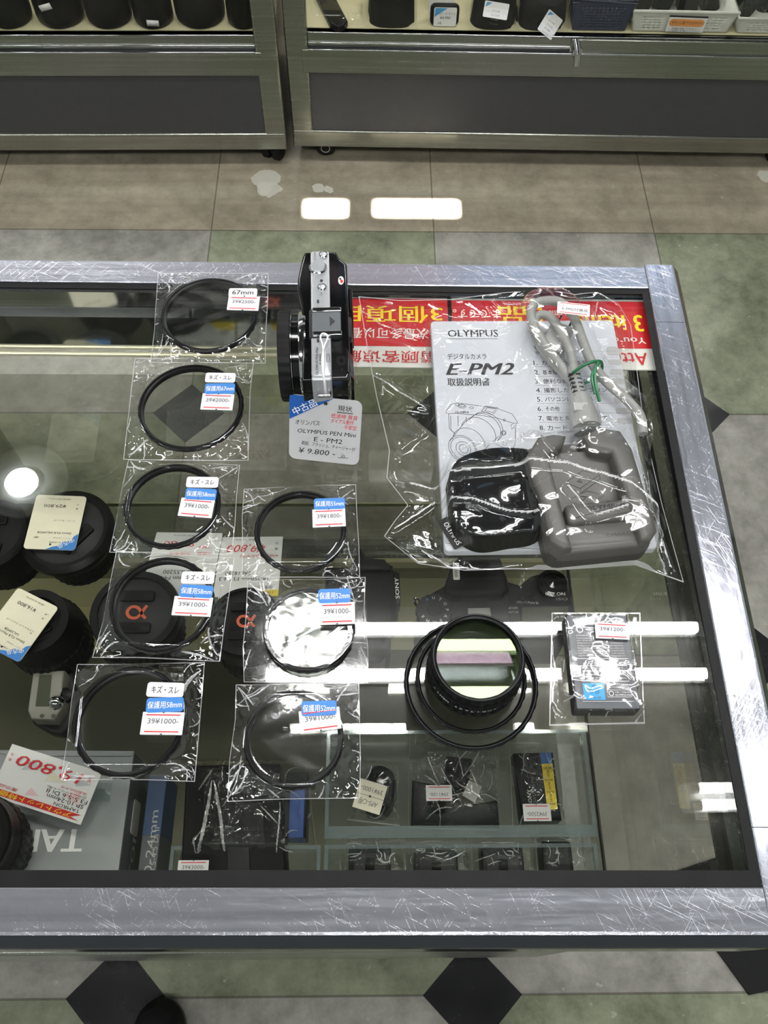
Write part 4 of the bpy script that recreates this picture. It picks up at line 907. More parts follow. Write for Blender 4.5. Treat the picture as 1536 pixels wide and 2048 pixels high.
# ================================================================== ACCESSORY BAG: booklet, charger, cable, pouch
zm = ZG + .0070
B0, B1, B2 = at(861, 642, zm), at(1226, 640, zm), at(858, 1103, zm)
MM = edgeframe(B0, B1, B2); MI = MM.inverted(); mw = (B1 - B0).length; mh = abs((MI @ B2).y)
man = thing('manual_booklet', 'white instruction booklet for the camera inside the large clear bag', 'booklet', tuple((B1 + B2) / 2 - Vector((0, 0, .0065))))
def lp(x, y): q = MI @ at(x, y, zm); return (q.x, q.y)
def lw(x, y, w): a, b = lp(x - w / 2, y), lp(x + w / 2, y); return math.hypot(a[0] - b[0], a[1] - b[1])
def lh(x, y, h): a, b = lp(x, y - h / 2), lp(x, y + h / 2); return math.hypot(a[0] - b[0], a[1] - b[1])
m = MB(); m.M = MM; m.prism(rr(mw / 2, -mh / 2, mw, mh, .003), -.0060, 0, 'paper', .0008); m.build('cover', man)
m = MB(); m.M = MM; z = .0002
def mt(s_, x, y, w, h, k='ink', **kw): p_ = lp(x, y); m.text(s_, p_[0], p_[1], lh(x, y, h), k, z, width=lw(x, y, w), **kw)
mt('OLYMPUS', 946, 667, 100, 14, bold=.035); m.strip([lp(896, 678), lp(995, 678)], .0003, 'ink', z); mt('デジタルカメラ', 934, 713, 78, 12); mt('E-PM2', 960, 738, 136, 23, shear=.32, bold=.06); mt('取扱説明書', 937, 764, 84, 16, bold=.03)
for (nx, ny, n_, s_, w_) in ((1067, 695, '', 'もくじ', 34), (1070, 707, '', 'やりたいこと', 60), (1067, 726, '1.', 'カメラの基本を知る', 118), (1069, 745, '2.', '基本操作', 40), (1070, 763, '3.', '便利な機能とカスタム', 128), (1072, 781, '4.', '撮影した画像をプリント', 138), (1074, 799, '5.', 'パソコンに接続する', 96), (1075, 818, '6.', 'その他', 28), (1077, 837, '7.', '電池と充電器について', 122), (1079, 856, '8.', 'カード', 40), (1081, 875, '9.', '資料', 24)):
    if n_: p_ = lp(nx, ny); m.text(n_, p_[0], p_[1], lh(nx, ny, 9), 'ink', z, align='l')
    x0_ = nx + 16 if n_ else nx; p_ = lp(x0_, ny); m.text(s_, p_[0], p_[1], lh(nx, ny, 9.5), 'ink', z, align='l', width=lw(nx, ny, w_)); m.strip([lp(nx, ny + 8), lp(nx + 165, ny + 8)], .00014, 'grink', z)
for yy, hh in ((702, 17), (725, 11), (744, 11), (763, 11), (782, 11), (800, 11), (822, 11), (842, 11)):
    xr = 1226 + (yy - 640) * .155 ; a_, b_ = lp(xr - 23, yy), lp(xr, yy); h_ = lh(xr, yy, hh); m.prism(rr((a_[0] + mw) / 2, a_[1], mw - a_[0] - .0003, h_, h_ * .3), .0001, .0002, 'palegrey')
def sk(pts, w=.00035, closed=False):     # line drawing, points taken in the drawing's own grid
    m.strip([lp(820 + x / 3.657, 620 + y / 3.657) for x, y in pts], w, 'grink', z, closed)
def el(cx_, cy_, rx, ry, rot, a0=0, a1=360, w=.00035):
    c_, s_ = math.cos(math.radians(rot)), math.sin(math.radians(rot)); n_ = 40
    sk([(cx_ + rx * math.cos(t_) * c_ - ry * math.sin(t_) * s_, cy_ + rx * math.cos(t_) * s_ + ry * math.sin(t_) * c_) for t_ in (math.radians(a0 + (a1 - a0) * i / n_) for i in range(n_ + 1))], w)
sk([(330, 905), (288, 868), (282, 760), (262, 752), (268, 735), (300, 692), (345, 680), (540, 706), (640, 722), (748, 762), (772, 800), (788, 826), (762, 850), (772, 870), (768, 985), (740, 1030), (610, 975)])
sk([(282, 760), (330, 757), (520, 772), (640, 792), (760, 830)]); sk([(522, 740), (556, 704), (645, 716), (618, 752), (600, 768), (522, 740)]); sk([(545, 738), (565, 715), (628, 724), (606, 750), (545, 738)])
el(380, 705, 28, 13, 5); el(380, 700, 20, 9, 5); el(345, 693, 14, 7, 5); el(450, 716, 14, 7, 5); sk([(296, 775), (300, 880), (330, 905)]); sk([(350, 775), (352, 850)]); sk([(410, 782), (412, 820)])
el(385, 1015, 112, 88, 38); el(388, 1015, 98, 77, 38); el(390, 1015, 58, 46, 38); el(392, 1016, 36, 28, 38); el(430, 975, 128, 100, 38, 150, 330); el(500, 905, 138, 106, 38, 160, 345); el(545, 870, 128, 100, 38, 170, 365); el(560, 860, 128, 100, 38, 180, 375)
sk([(290, 960), (400, 822), (455, 785)]); sk([(490, 1080), (580, 985), (650, 925)]); el(684, 900, 18, 17, 0); el(684, 900, 12, 11, 0); sk([(680, 965), (706, 968), (704, 992), (678, 988), (680, 965)]); el(690, 806, 8, 8, 0); sk([(735, 845), (775, 825), (778, 850), (742, 872), (735, 845)])
mt('OLYMPUS', 924, 825, 27, 4, bold=.03)
sk([(330, 1368), (268, 1368), (262, 1708), (960, 1752)], .0003); mt('もくじをもとに', 1090, 1066, 40, 8, 'grink'); mt('記載内容が', 1094, 1079, 46, 8, 'grink'); m.build('cover_print', man)

# charger
zc = ZG + .0075; zt2 = zc + .0280
c_bl, c_br, c_tl = at(1106, 1098, zt2), at(1322, 1076, zt2), at(1080, 868, zt2)
cxx = (c_br - c_bl).normalized(); CW = (c_br - c_bl).length; cyv = Vector((-cxx.y, cxx.x, 0)); CL = (c_tl - c_bl).dot(cyv); cc = c_bl + cxx * CW / 2 + cyv * CL / 2
CH = Matrix(((cxx.x, cyv.x, 0, cc.x), (cxx.y, cyv.y, 0, cc.y), (0, 0, 1, zc), (0, 0, 0, 1)))
chg = thing('battery_charger', 'grey battery charger with a recessed battery bay inside the large clear bag', 'charger', (cc.x, cc.y, zc))
w2, l2 = CW / 2, CL / 2
m = MB(); m.M = CH; m.prism(rr(0, 0, CW, CL, .008), 0, .0125, 'greyd', 0); m.build('base', chg)
m = MB(); m.M = CH
lft = [(-w2, -l2 + .006), (-w2 + .006, -l2), (-w2 + .012, -l2), (-w2 + .0115, l2 - .016), (-w2 + .022, l2 - .010), (-w2 + .026, l2 - .002), (-w2 + .018, l2), (-w2 + .008, l2 - .001), (-w2 - .002, l2 - .014), (-w2 - .002, l2 - .034), (-w2, l2 - .044)]
m.prism(lft, .010, .0280, 'grey', .0035); m.build('left_wall', chg)
m = MB(); m.M = CH; rgt = [(w2 - .012, -l2), (w2 - .006, -l2), (w2, -l2 + .006), (w2, l2 - .016), (w2 - .004, l2 - .002), (w2 - .016, l2 + .002), (w2 - .030, l2 - .004), (w2 - .026, l2 - .014), (w2 - .014, l2 - .018)]; m.prism(rgt, .010, .0280, 'grey', .0035); m.build('right_wall', chg)
m = MB(); m.M = CH; m.prism(rr(0, -l2 + .0095, CW - .012, .020, .004), .010, .0215, 'grey', .003); m.prism(rr(.004, -l2 + .0235, CW - .020, .014, .003), .010, .0255, 'grey', .0035); m.text('OLYMPUS', .006, -l2 + .0255, .0030, 'dgrey', .0258, width=.026, bold=.02); m.text('CHARGE', .012, -l2 + .0085, .0022, 'greyd', .0217, width=.018); m.build('front_ledge', chg)
m = MB(); m.M = CH; m.add([(-w2 + .012, -l2 + .028, .0135), (w2 - .010, -l2 + .028, .0135), (w2 - .012, l2 - .010, .0185), (-w2 + .013, l2 - .010, .0185), (-w2 + .012, -l2 + .028, .010), (w2 - .010, -l2 + .028, .010), (w2 - .012, l2 - .010, .010), (-w2 + .013, l2 - .010, .010)], [(0, 1, 2, 3), (7, 6, 5, 4), (0, 4, 5, 1), (2, 6, 7, 3)], 'grey'); m.build('bay_floor', chg)
def fz(y): return .0138 + (y + l2 - .028) / (2 * l2 - .038) * .005
def fl(pts, w=.0004, k='dgrey', closed=True):
    P_ = [Vector((x, y, 0)) for x, y in pts]; b_ = len(m.v); m.strip(pts, w, k, 0, closed)
    for i in range(b_, len(m.v)): q_ = CH.inverted() @ Vector(m.v[i]); m.v[i] = tuple(CH @ Vector((q_.x, q_.y, fz(q_.y))))
m = MB(); m.M = CH; ox, oy = -.001, .004
fl([(ox - .010, oy + .006), (ox + .002, oy + .013), (ox + .012, oy + .009), (ox - .002, oy + .001)]); fl([(ox - .010, oy + .006), (ox - .010, oy + .003), (ox - .002, oy - .002), (ox - .002, oy + .001)]); fl([(ox - .002, oy - .002), (ox + .012, oy + .006), (ox + .012, oy + .009)], closed=False)
fl([(ox - .011, oy - .006), (ox + .002, oy - .001), (ox + .012, oy - .005), (ox - .001, oy - .012)]); fl([(ox - .004, oy - .004), (ox - .002, oy - .007), (ox + .001, oy - .005)], .001); fl([(ox - .003, oy + .006), (ox, oy + .005), (ox - .001, oy + .007)], .0008)
for i in range(4): x_ = -.010 + i * .0075; fl(circ(x_, -l2 + .0335, .0012, 12), .0012)
m.build('bay_print', chg)
# cable with plug
cab = thing('power_cable', 'grey power cable bundled in loops by a green tie above the charger', 'cable', tuple(at(1150, 720, ZG + .007)))
Z = lambda h: ZG + .0075 + h
A = [at(1149, 740, Z(.009)), at(1141, 705, Z(.010)), at(1124, 668, Z(.012)), at(1100, 634, Z(.013)), at(1076, 632, Z(.011)), at(1068, 660, Z(.008)), at(1086, 700, Z(.005)), at(1120, 740, Z(.004)), at(1160, 775, Z(.003))]
Bp = [at(1145, 762, Z(.004)), at(1108, 715, Z(.008)), at(1080, 675, Z(.011)), at(1063, 640, Z(.013)), at(1066, 612, Z(.013)), at(1090, 602, Z(.013)), at(1122, 606, Z(.015)), at(1147, 634, Z(.015)), at(1165, 680, Z(.014)), at(1184, 726, Z(.012)), at(1214, 765, Z(.010)), at(1252, 798, Z(.009)), at(1280, 832, Z(.008)), at(1286, 868, Z(.006))]
m = MB(); m.tube(spline(A, 8), .0032, 'cable', 12); m.build('cord', cab); m = MB(); m.tube(spline(Bp, 8), .0034, 'cable', 12); m.build('cord', cab)
m = MB(); ax_ = [at(1146, 735, Z(.0095)), at(1152, 765, Z(.0095)), at(1158, 795, Z(.010)), at(1166, 830, Z(.0105)), at(1172, 858, Z(.010))]
m.tube(spline(ax_[:3], 4), [.0042, .0044, .0046, .0048, .005, .0052, .0054, .0056, .006][:len(spline(ax_[:3], 4))], 'cable', 14); m.tube(ax_[2:], [.0072, .0095, .0100], 'cable', 16)
cn = m.build('connector', cab)
m = MB()
for i in range(6):
    q = at(1149 + i * 2.1, 748 + i * 9, Z(.0142)); q.z += .0003 * i
    for sx_ in (-1, 1): m.box((q.x + sx_ * .0024 - .0015, q.y - .0004, q.z - .003), (q.x + sx_ * .0024 + .0015, q.y + .0006, q.z + .0003), 'ink')
q = at(1160, 812, Z(.0195)); m.box((q.x - .004, q.y - .003, q.z - .004), (q.x + .005, q.y + .003, q.z), 'palegrey'); m.build('strain_relief', cn)
m = MB(); q = at(1112, 684, Z(.0)); m.M = Matrix.Translation((q.x, q.y, Z(0))) @ Matrix.Rotation(-.45, 4, 'Z'); m.rrect(0, 0, .017, .026, .003, 0, .007, 'palegrey', .002); m.box((-.005, .013, .002), (-.0035, .021, .005), 'chrome'); m.box((.0035, .013, .002), (.005, .021, .005), 'chrome'); m.build('mains_plug', cab)
m = MB(); m.tube(spline([at(1143, 752, Z(.009)), at(1150, 742, Z(.016)), at(1175, 727, Z(.0185)), at(1198, 722, Z(.017)), at(1204, 730, Z(.011)), at(1198, 750, Z(.004)), at(1165, 768, Z(.002)), at(1145, 766, Z(.004))], 6, True), .0011, 'green', 8, True)
m.tube(spline([at(1196, 724, Z(.018)), at(1190, 745, Z(.018)), at(1192, 775, Z(.016)), at(1199, 803, Z(.013))], 6), .0011, 'green', 6); m.tube(spline([at(1198, 726, Z(.018)), at(1184, 752, Z(.018)), at(1190, 788, Z(.015))], 6), .0010, 'green', 6); m.build('twist_tie', cab)
# pouch
zp = zm + .0005
def pouch_out(px): return [(q.x, q.y) for q in spline([at(x, y, zp + .004) for x, y in px], 5, True)]
o_low = pouch_out([(895, 1000), (897, 978), (925, 968), (985, 962), (1050, 962), (1090, 975), (1104, 1005), (1100, 1048), (1070, 1082), (1020, 1092), (962, 1100), (925, 1086), (903, 1062)])
o_up = pouch_out([(900, 990), (899, 945), (908, 928), (940, 912), (990, 905), (1048, 903), (1067, 915), (1076, 950), (1085, 990), (1000, 1010)])
pou = thing('soft_pouch', 'black soft pouch lying on the booklet inside the large clear bag', 'pouch', (at(1000, 1010, zp).x, at(1000, 1010, zp).y, zp))
m = MB(); lump = lambda x, y: 1 + .08 * math.sin(x * 160) * math.sin(y * 190 + 1); m.dome(o_low, zp, .022, 'felt', 12, 3.2, lump); m.build('lower_half', pou); m = MB(); m.dome(o_up, zp, .017, 'felt', 12, 3.0, lump); m.build('flap', pou)
m = MB(); q = at(912, 1066, zp + .003); m.M = Matrix.Translation((q.x, q.y, zp + .0010)) @ Matrix.Rotation(math.radians(-62), 4, 'Z'); m.rrect(-.002, -.002, .022, .008, .001, 0, .0012, 'black'); m.text('OLYMPUS', -.001, -.002, .0034, 'whiteink', .0016, width=.017, bold=.02); m.build('name_tab', pou)
# small price sticker on the bag, and the film itself
top = [(717, 592), (800, 600), (900, 598), (1010, 584), (1090, 576), (1150, 588), (1195, 582), (1238, 608)]
rgt = [(1238, 608), (1262, 650), (1272, 720), (1290, 860), (1325, 1010), (1368, 1165)]
bot = [(836, 1127), (930, 1141), (1030, 1138), (1120, 1140), (1270, 1130), (1368, 1165)]
lft = [(717, 592), (735, 700), (752, 790), (778, 900), (773, 955), (815, 1010), (790, 1040), (768, 1072), (836, 1127)]
w_ = lambda P_: [at(x, y, ZG + .001)[:2] for x, y in P_]
nu, nv = 300, 270; X, Y = coons(w_(top), w_(bot), w_(lft), w_(rgt), nu, nv)
def inside(poly, X, Y):
    r = np.zeros(X.shape, bool); n_ = len(poly)
    for i in range(n_):
        x0, y0 = poly[i][:2]; x1, y1 = poly[i - 1][:2]; r ^= ((y0 > Y) != (y1 > Y)) & (X < (x1 - x0) * (Y - y0) / (y1 - y0 + 1e-15) + x0)
    return r
def polyof(Mx, pts): return [tuple((Mx @ Vector((x, y, 0)))[:2]) for x, y in pts]
R0 = np.full(X.shape, .0008)
R0 = np.where(inside(polyof(MM, [(0, 0), (mw, 0), (mw, -mh), (0, -mh)]), X, Y), .0078, R0)
R0 = np.where(inside(polyof(CH, [(-w2 - .004, -l2 - .002), (w2 + .002, -l2 - .002), (w2 + .002, l2 + .002), (-w2 - .004, l2 + .002)]), X, Y), .0372, R0)
for o_, h_ in ((o_low, .031), (o_up, .026)):
    cxo = sum(p[0] for p in o_) / len(o_); cyo = sum(p[1] for p in o_) / len(o_); R0 = np.where(inside([(cxo + (a - cxo) * 1.04, cyo + (b - cyo) * 1.04) for a, b in o_], X, Y), np.maximum(R0, h_), R0)
for P_ in (spline(A, 3), spline(Bp, 3), ax_):
    for i in range(len(P_) - 1): d_, _t = seg_dist(X, Y, P_[i][:2], P_[i + 1][:2]); R0 = np.where(d_ < .008, np.maximum(R0, P_[i].z - ZG + (.0062 if P_ is not ax_ else .0115)), R0)
U, V = np.meshgrid(np.linspace(0, 1, nu), np.linspace(0, 1, nv)); e = np.minimum.reduce([U, 1 - U, V, 1 - V]); ee = np.clip(e * 40, 0, 1)
H = R0.copy()
for it in range(14): H = np.maximum(smooth(H, 8), R0 - .0006)     # film stretched over what it holds
H = smooth(H, 2) + .0008
rg = np.random.default_rng(77)
KB = np.zeros(X.shape, bool)
def fold(P_, w, h):
    global H, KB
    best = np.full(X.shape, 9.); Q = [at(x, y, ZG + .012)[:2] for x, y in P_]
    for i in range(len(Q) - 1): d_, _t = seg_dist(X, Y, Q[i], Q[i + 1]); best = np.minimum(best, d_)
    if h > .0022: KB |= best < .00055
    elif h > .0009 and rg.uniform() < .6: KB |= best < .0004
    H = H + h * .62 * (1 + np.cos(np.pi * np.clip(best / w, 0, 1))) * ee
fold([(820, 958), (860, 970), (905, 980), (960, 973), (1040, 968), (1110, 975), (1180, 995), (1235, 1012), (1290, 1060), (1340, 1130)], .0042, .0042)
fold([(884, 1028), (935, 1032), (970, 1042), (1010, 1055), (1060, 1062)], .003, .0025); fold([(1118, 1018), (1150, 1060), (1165, 1075), (1230, 1055)], .004, .003); fold([(1165, 1075), (1160, 1095)], .003, .002)
for P_ in ([(722, 600), (760, 630), (820, 650), (860, 656)], [(722, 598), (800, 640), (870, 660), (980, 660), (1060, 640)], [(722, 610), (740, 690), (760, 800), (800, 900)], [(745, 730), (790, 760), (850, 800)], [(780, 900), (850, 850), (900, 800)], [(775, 955), (830, 960), (860, 975)], [(780, 900), (800, 960), (820, 1010)], [(790, 1040), (840, 1010), (870, 990)], [(775, 1070), (830, 1085), (900, 1100)], [(1200, 585), (1195, 610), (1205, 640)], [(1230, 610), (1255, 670), (1262, 760), (1270, 840)], [(1010, 590), (1080, 600), (1150, 592)], [(1215, 640), (1250, 665)], [(1260, 700), (1280, 800), (1300, 900)], [(1300, 930), (1310, 1000), (1350, 1120)], [(1255, 880), (1265, 915), (1270, 930)], [(1140, 930), (1160, 900), (1170, 920)], [(960, 560), (1000, 600), (1030, 620)], [(1030, 850), (1050, 905), (1090, 950)], [(845, 1090), (900, 1118), (1000, 1125)]):
    fold(P_, rg.uniform(.0028, .0048), rg.uniform(.0007, .0018))
for q in range(45):
    x_ = rg.uniform(720, 1340); y_ = rg.uniform(590, 1140); a = rg.uniform(0, math.pi); L_ = rg.uniform(15, 70); fold([(x_, y_), (x_ + L_ * math.cos(a), y_ + L_ * math.sin(a))], rg.uniform(.0018, .0036), rg.uniform(.0003, .0009))
H = H + (.0008 * np.sin(X * 150 + 2 * np.sin(Y * 60)) * np.sin(Y * 125 + 2 * np.sin(X * 50)) + .00012 * np.sin(X * 380 + 3 * np.sin(Y * 170)) * np.sin(Y * 330 + 3 * np.sin(X * 140))) * ee
H = np.where(ee < 1, .0008 + (H - .0008) * ee, H)
bag = thing('large_clear_bag', 'large crinkled clear bag holding a booklet, charger, cable and pouch', 'bag', tuple(at(1040, 900, ZG)))
m = MB(); sheet(m, X, Y, ZG + np.maximum(H, .0007), 'film', 'seal', 1, KB); m.build('film', bag, ang=60)
iu, iv = np.unravel_index(np.argmin(np.hypot(X - at(1147, 618, ZG + .02).x, Y - at(1147, 618, ZG + .02).y)), X.shape)
q = at(1147, 618, ZG + H[iu, iv] + .003); m = MB(); m.M = Matrix.Translation(q) @ Matrix.Rotation(math.radians(-8), 4, 'Z'); sw, sh = .0225, .0105; m.prism(rr(0, 0, sw, sh, .0004), 0, .0003, 'white')
for s_ in (-1, 1): m.strip([(-sw * .42, s_ * sh * .4), (sw * .42, s_ * sh * .4)], .0005, 'red', .0005)
m.strip(circ(-sw * .38, sh * .2, .0016, 14, .001), .0002, 'ink', .0005, True); m.text('E-PM2付属品', sw * .04, -sh * .08, sh * .26, 'ink', .0005, width=sw * .78, shear=.1); m.build('sticker', bag)

# ================================================================== ON THE GLASS SHELF: lenses and their tags
def lens(label, px, prof, front, knurl=True, z=ZS, cap='blackm', extra=None, grip=None):
    """prof: outside (r, z) from the rear end up; front: (inner r, depth) of the recess at the top"""
    c = at(*px, z); t = thing('camera_lens', label, 'camera lens', (c.x, c.y, z), 'camera lenses on the glass shelf'); c = (c.x, c.y, z + .0004)
    r0 = prof[0][0]; m = MB(); m.lathe([(0, 0), (r0 - .001, 0), (r0, .001), (r0, .0105), (r0 - .001, .0115), (0, .0115)], c, 'rubber', 120, (60, .0009, r0 - .0002)); m.build('rear_cap', t)
    top = prof[-1]; m = MB(); m.lathe([(r, max(h, .0116)) for r, h in prof] + [(front[0], top[1]), (front[0], top[1] - front[1])], c, 'black', 72); m.build('barrel', t)
    if grip: m = MB(); m.lathe([(grip[0], grip[1]), (grip[0] + .0012, grip[1] + .001), (grip[0] + .0012, grip[2] - .001), (grip[0], grip[2])], c, 'rubber', 144, (72, .0007, grip[0] + .0004)); m.build('focus_ring', t)
    zc_ = top[1] - front[1]; m = MB(); m.lathe([(0, zc_ + .0006), (front[0] * .72, zc_ + .0006), (front[0] * .76, zc_), (front[0], zc_)], c, cap, 64)
    m.build('front_cap', t); return t, Vector((c[0], c[1], c[2] + zc_)), front[0]
def cap_detail(t, c, r, alpha=True, rot=0.):
    cp = [o for o in t.children if o.name.startswith('front_cap')][0]
    m = MB(); m.M = Matrix.Translation((c.x, c.y, c.z + .0006)) @ Matrix.Rotation(rot, 4, 'Z')
    for s_ in (-1, 1): m.prism(rr(0, s_ * r * .46, r * .95, r * .30, r * .06), 0, .0028, 'black', .001)
    m.build('pinch_grip', cp)
    if alpha: m = MB(); m.M = Matrix.Translation((c.x, c.y, c.z + .0010)) @ Matrix.Rotation(rot, 4, 'Z'); m.strip([(x * r * .27, y * r * .32) for x, y, _z in spline([(1.1, .62, 0), (.8, .2, 0), (.5, -.25, 0), (.1, -.52, 0), (-.5, -.42, 0), (-.8, .0, 0), (-.55, .42, 0), (-.05, .5, 0), (.4, .25, 0), (.75, -.25, 0), (1.12, -.55, 0)], 5)], r * .085, 'orange', 0); m.build('emblem', cp)
def shop_tag(label, q_tl, q_tr, q_bl, lines, k='ivory', name='price_tag', bluek='blue'):
    """rounded shop tag from three reading-order corners"""
    Mx = edgeframe(q_tl, q_tr, q_bl); w = (q_tr - q_tl).length; h = abs((Mx.inverted() @ q_bl).y); ctr_ = q_tl + (q_tr - q_tl) / 2 + (q_bl - q_tl) / 2
    m = MB(); m.M = Mx; m.prism(rr(w / 2, -h / 2, w, h, w * .07), -.0006, 0, k)
    m.face([(w * .004, -h * .30), (w * .004, -h * .03), (w * .03, -h * .006), (w * .08, 0), (w * .58, 0), (w * .45, -h * .05), (w * .36, -h * .07), (w * .25, -h * .15), (w * .12, -h * .17), (w * .08, -h * .25)][::1], .0002, bluek)
    m.text('中古品', w * .20, -h * .115, h * .075, 'whiteink', .0004, math.radians(33), width=w * .32, bold=.02); m.face(circ(w * .50, -h * .09, w * .022, 14), .0003, 'ink')
    for s_, u, v, hh, ww, kk in lines: m.text(s_, w * u, -h * v, h * hh, kk, .0003, width=w * ww)
    o = m.build(name, origin=tuple(ctr_)); return tag(o, label, 'price tag', 'shop tags on the lenses')
t, c, r = lens('wide black lens with a 29,800 yen tag lying on its front', (166, 1112), [(.033, 0), (.033, .012), (.031, .016), (.031, .026), (.036, .030), (.041, .040), (.0435, .046), (.0435, .052), (.0405, .0545), (.0385, .056)], (.0350, .002), cap='dgrey', grip=(.0308, .016, .026)); cap_detail(t, c, r, False, .9)
zt_ = ZS + .0605
shop_tag('cream 29,800 yen tag with a blue corner lying on the wide lens', at(150, 1101, zt_), at(46, 1097, zt_ + .001), at(172, 993, zt_), [('6ヶ月保証', .42, .13, .028, .22, 'ink'), ('ソニー (sony)', .30, .21, .030, .34, 'grink'), ('AB+', .80, .21, .032, .11, 'ink'), ('20mm F2.8 SAL20F28', .47, .30, .036, .66, 'ink'), ('フード／キャップ', .33, .53, .030, .42, 'ink'), ('¥29,800', .58, .80, .070, .44, 'ink'), ('税', .14, .76, .035, .045, 'ink'), ('込', .14, .83, .035, .045, 'ink'), ('(税別 ¥27,091)', .52, .93, .030, .44, 'ink')])
t, c, r = lens('black macro lens with a 16,800 yen tag lying on its front', (118, 1296), [(.033, 0), (.033, .014), (.0345, .018), (.0345, .042), (.0335, .044), (.0300, .062), (.0290, .068)], (.0220, .006), grip=(.0343, .020, .040)); cap_detail(t, c, r, False, .5)
zt_ = ZS + .0735
shop_tag('ivory 16,800 yen tag with a blue end lying on the macro lens', at(38, 1325, zt_), at(-45, 1282, zt_), at(121, 1217, zt_), [('6ヶ月保証（初期不良対応）', .55, .10, .03, .5, 'grink'), ('ソニー (sony)', .30, .19, .030, .34, 'grink'), ('50mm F2.8 Macro', .46, .29, .040, .62, 'ink'), ('SAL50M28', .52, .355, .038, .34, 'ink'), ('リヤキャップ ゴムリング', .46, .50, .032, .66, 'ink'), ('化', .16, .46, .03, .05, 'ink'), ('¥16,800', .58, .80, .070, .44, 'ink'), ('税', .14, .74, .035, .045, 'ink'), ('込', .14, .81, .035, .045, 'ink'), ('(税別 ¥15,273)', .50, .93, .030, .44, 'ink')])
t, c, r = lens('black lens with a reddish front element at the left edge, beside the wide lens', (22, 1120), [(.033, 0), (.033, .012), (.035, .018), (.035, .040), (.0365, .046), (.0365, .056), (.0345, .058)], (.030, .004)); cap_detail(t, c, r, False)
t, c, r = lens('black lens with an orange-lettered cap lying under the fourth bagged filter', (300, 1272), [(.034, 0), (.034, .012), (.036, .016), (.036, .040), (.0395, .046), (.0395, .058), (.0385, .060)], (.0325, .003), cap='dgrey', grip=(.0358, .018, .038)); cap_detail(t, c, r, True)
t, c, r = lens('black lens with an orange-lettered cap between the two columns of filters', (508, 1296), [(.032, 0), (.032, .012), (.0335, .016), (.0335, .050), (.0320, .056), (.0320, .066), (.031, .068)], (.0285, .002), cap='black', grip=(.0333, .022, .046)); cap_detail(t, c, r, True)
m = MB(); p = at(300, 1318, ZS); m.prism([at(205, 1316, ZS + .012), at(392, 1308, ZS + .012), at(380, 1326, ZS + .012), at(222, 1328, ZS + .012)], ZS + .0005, ZS + .012, 'black', .001)
o = m.build('lens_hood_box', origin=tuple(p)); tag(o, 'flat black box at the foot of the orange-lettered lens under the fourth filter', 'box')
# red-priced cards standing behind the capped lenses
def red_card(label, q_tl, q_tr, q_bl, lines):
    Mx = edgeframe(q_tl, q_tr, q_bl); w = (q_tr - q_tl).length; h = abs((Mx.inverted() @ q_bl).y)
    m = MB(); m.M = Mx; m.prism(rr(w / 2, -h / 2, w, h, .001), -.0005, 0, 'white'); m.face([(0, -h * .10), (0, 0), (w * .42, 0), (w * .30, -h * .10)][::1], .0002, 'yellow')
    for s_, u, v, hh, ww, kk in lines: m.text(s_, w * u, -h * v, h * hh, kk, .0004, width=w * ww, shear=.2 if hh > .1 else 0)
    o = m.build('price_card', origin=tuple(q_tl + (q_tr - q_tl) / 2 + (q_bl - q_tl) / 2)); return tag(o, label, 'price card', 'red-priced cards behind the capped lenses')
red_card('white card with small red print behind the lens under the fourth filter', at(420, 1196, .545), at(278, 1194, .545), at(421, 1066, .520), [('SONY', .16, .06, .04, .16, 'ink'), ('交換レンズ', .25, .14, .05, .30, 'ink'), ('55-200mm F4-5.6', .52, .28, .06, .66, 'ink'), ('SAL55200', .55, .37, .06, .40, 'ink'), ('※返品・交換不可', .42, .66, .045, .62, 'red'), ('付属品欠品', .24, .76, .04, .16, 'red'), ('9,980', .62, .82, .10, .46, 'red'), ('(税別 ¥9,073)', .56, .95, .03, .34, 'grink')])
red_card('white card with a large red 9,800 price left of the 55 mm filter', at(556, 1192, .545), at(425, 1194, .545), at(560, 1073, .520), [('SONY', .16, .06, .04, .16, 'ink'), ('交換レンズ', .25, .14, .05, .30, 'ink'), ('18-250mm F3.5-6.3', .56, .28, .06, .76, 'ink'), ('SAL18250', .66, .37, .06, .40, 'ink'), ('※返品対応不可', .36, .66, .045, .62, 'red'), ('¥9,800', .58, .80, .15, .62, 'red'), ('税', .09, .78, .05, .05, 'ink'), ('込', .09, .87, .05, .05, 'ink'), ('(税別 ¥8,909)', .60, .95, .03, .36, 'grink')])

# grey hand-held meter
zmt = ZS + .032
met = thing('light_meter', 'grey hand-held light meter with a small chrome ball, left of the front filter', 'light meter', tuple(at(100, 1410, ZS)))
m = MB(); m.prism([at(*p, zmt) for p in ((66, 1340), (128, 1340), (124, 1375), (131, 1395), (122, 1418), (108, 1440), (62, 1438), (55, 1420))], ZS + .014, zmt, 'metergrey', .002); m.build('body', met)
m = MB(); m.prism([at(*p, zmt - .012) for p in ((60, 1340), (142, 1340), (150, 1380), (146, 1440), (120, 1466), (95, 1462), (62, 1444), (52, 1425))], ZS + .0005, ZS + .015, 'dgrey', .003); m.build('back_shell', met)
m = MB(); m.prism([at(*p, zmt) for p in ((79, 1350), (104, 1350), (98, 1413), (71, 1413))], zmt - .0005, zmt + .0004, 'lcd'); m.build('display', met)
p = at(112, 1405, zmt); m = MB(); m.lathe([(.0068, 0), (.0058, .0012), (.0052, .003), (.0038, .0046), (.002, .0054), (0, .0057)], (p.x, p.y, zmt), 'chrome', 28); m.build('ball_button', met)
p = at(129, 1388, zmt); m = MB(); m.lathe([(0, .004), (.0035, .004), (.006, .003), (.006, -.004)], (p.x, p.y, zmt - .004), 'black', 24); m.build('dial', met)
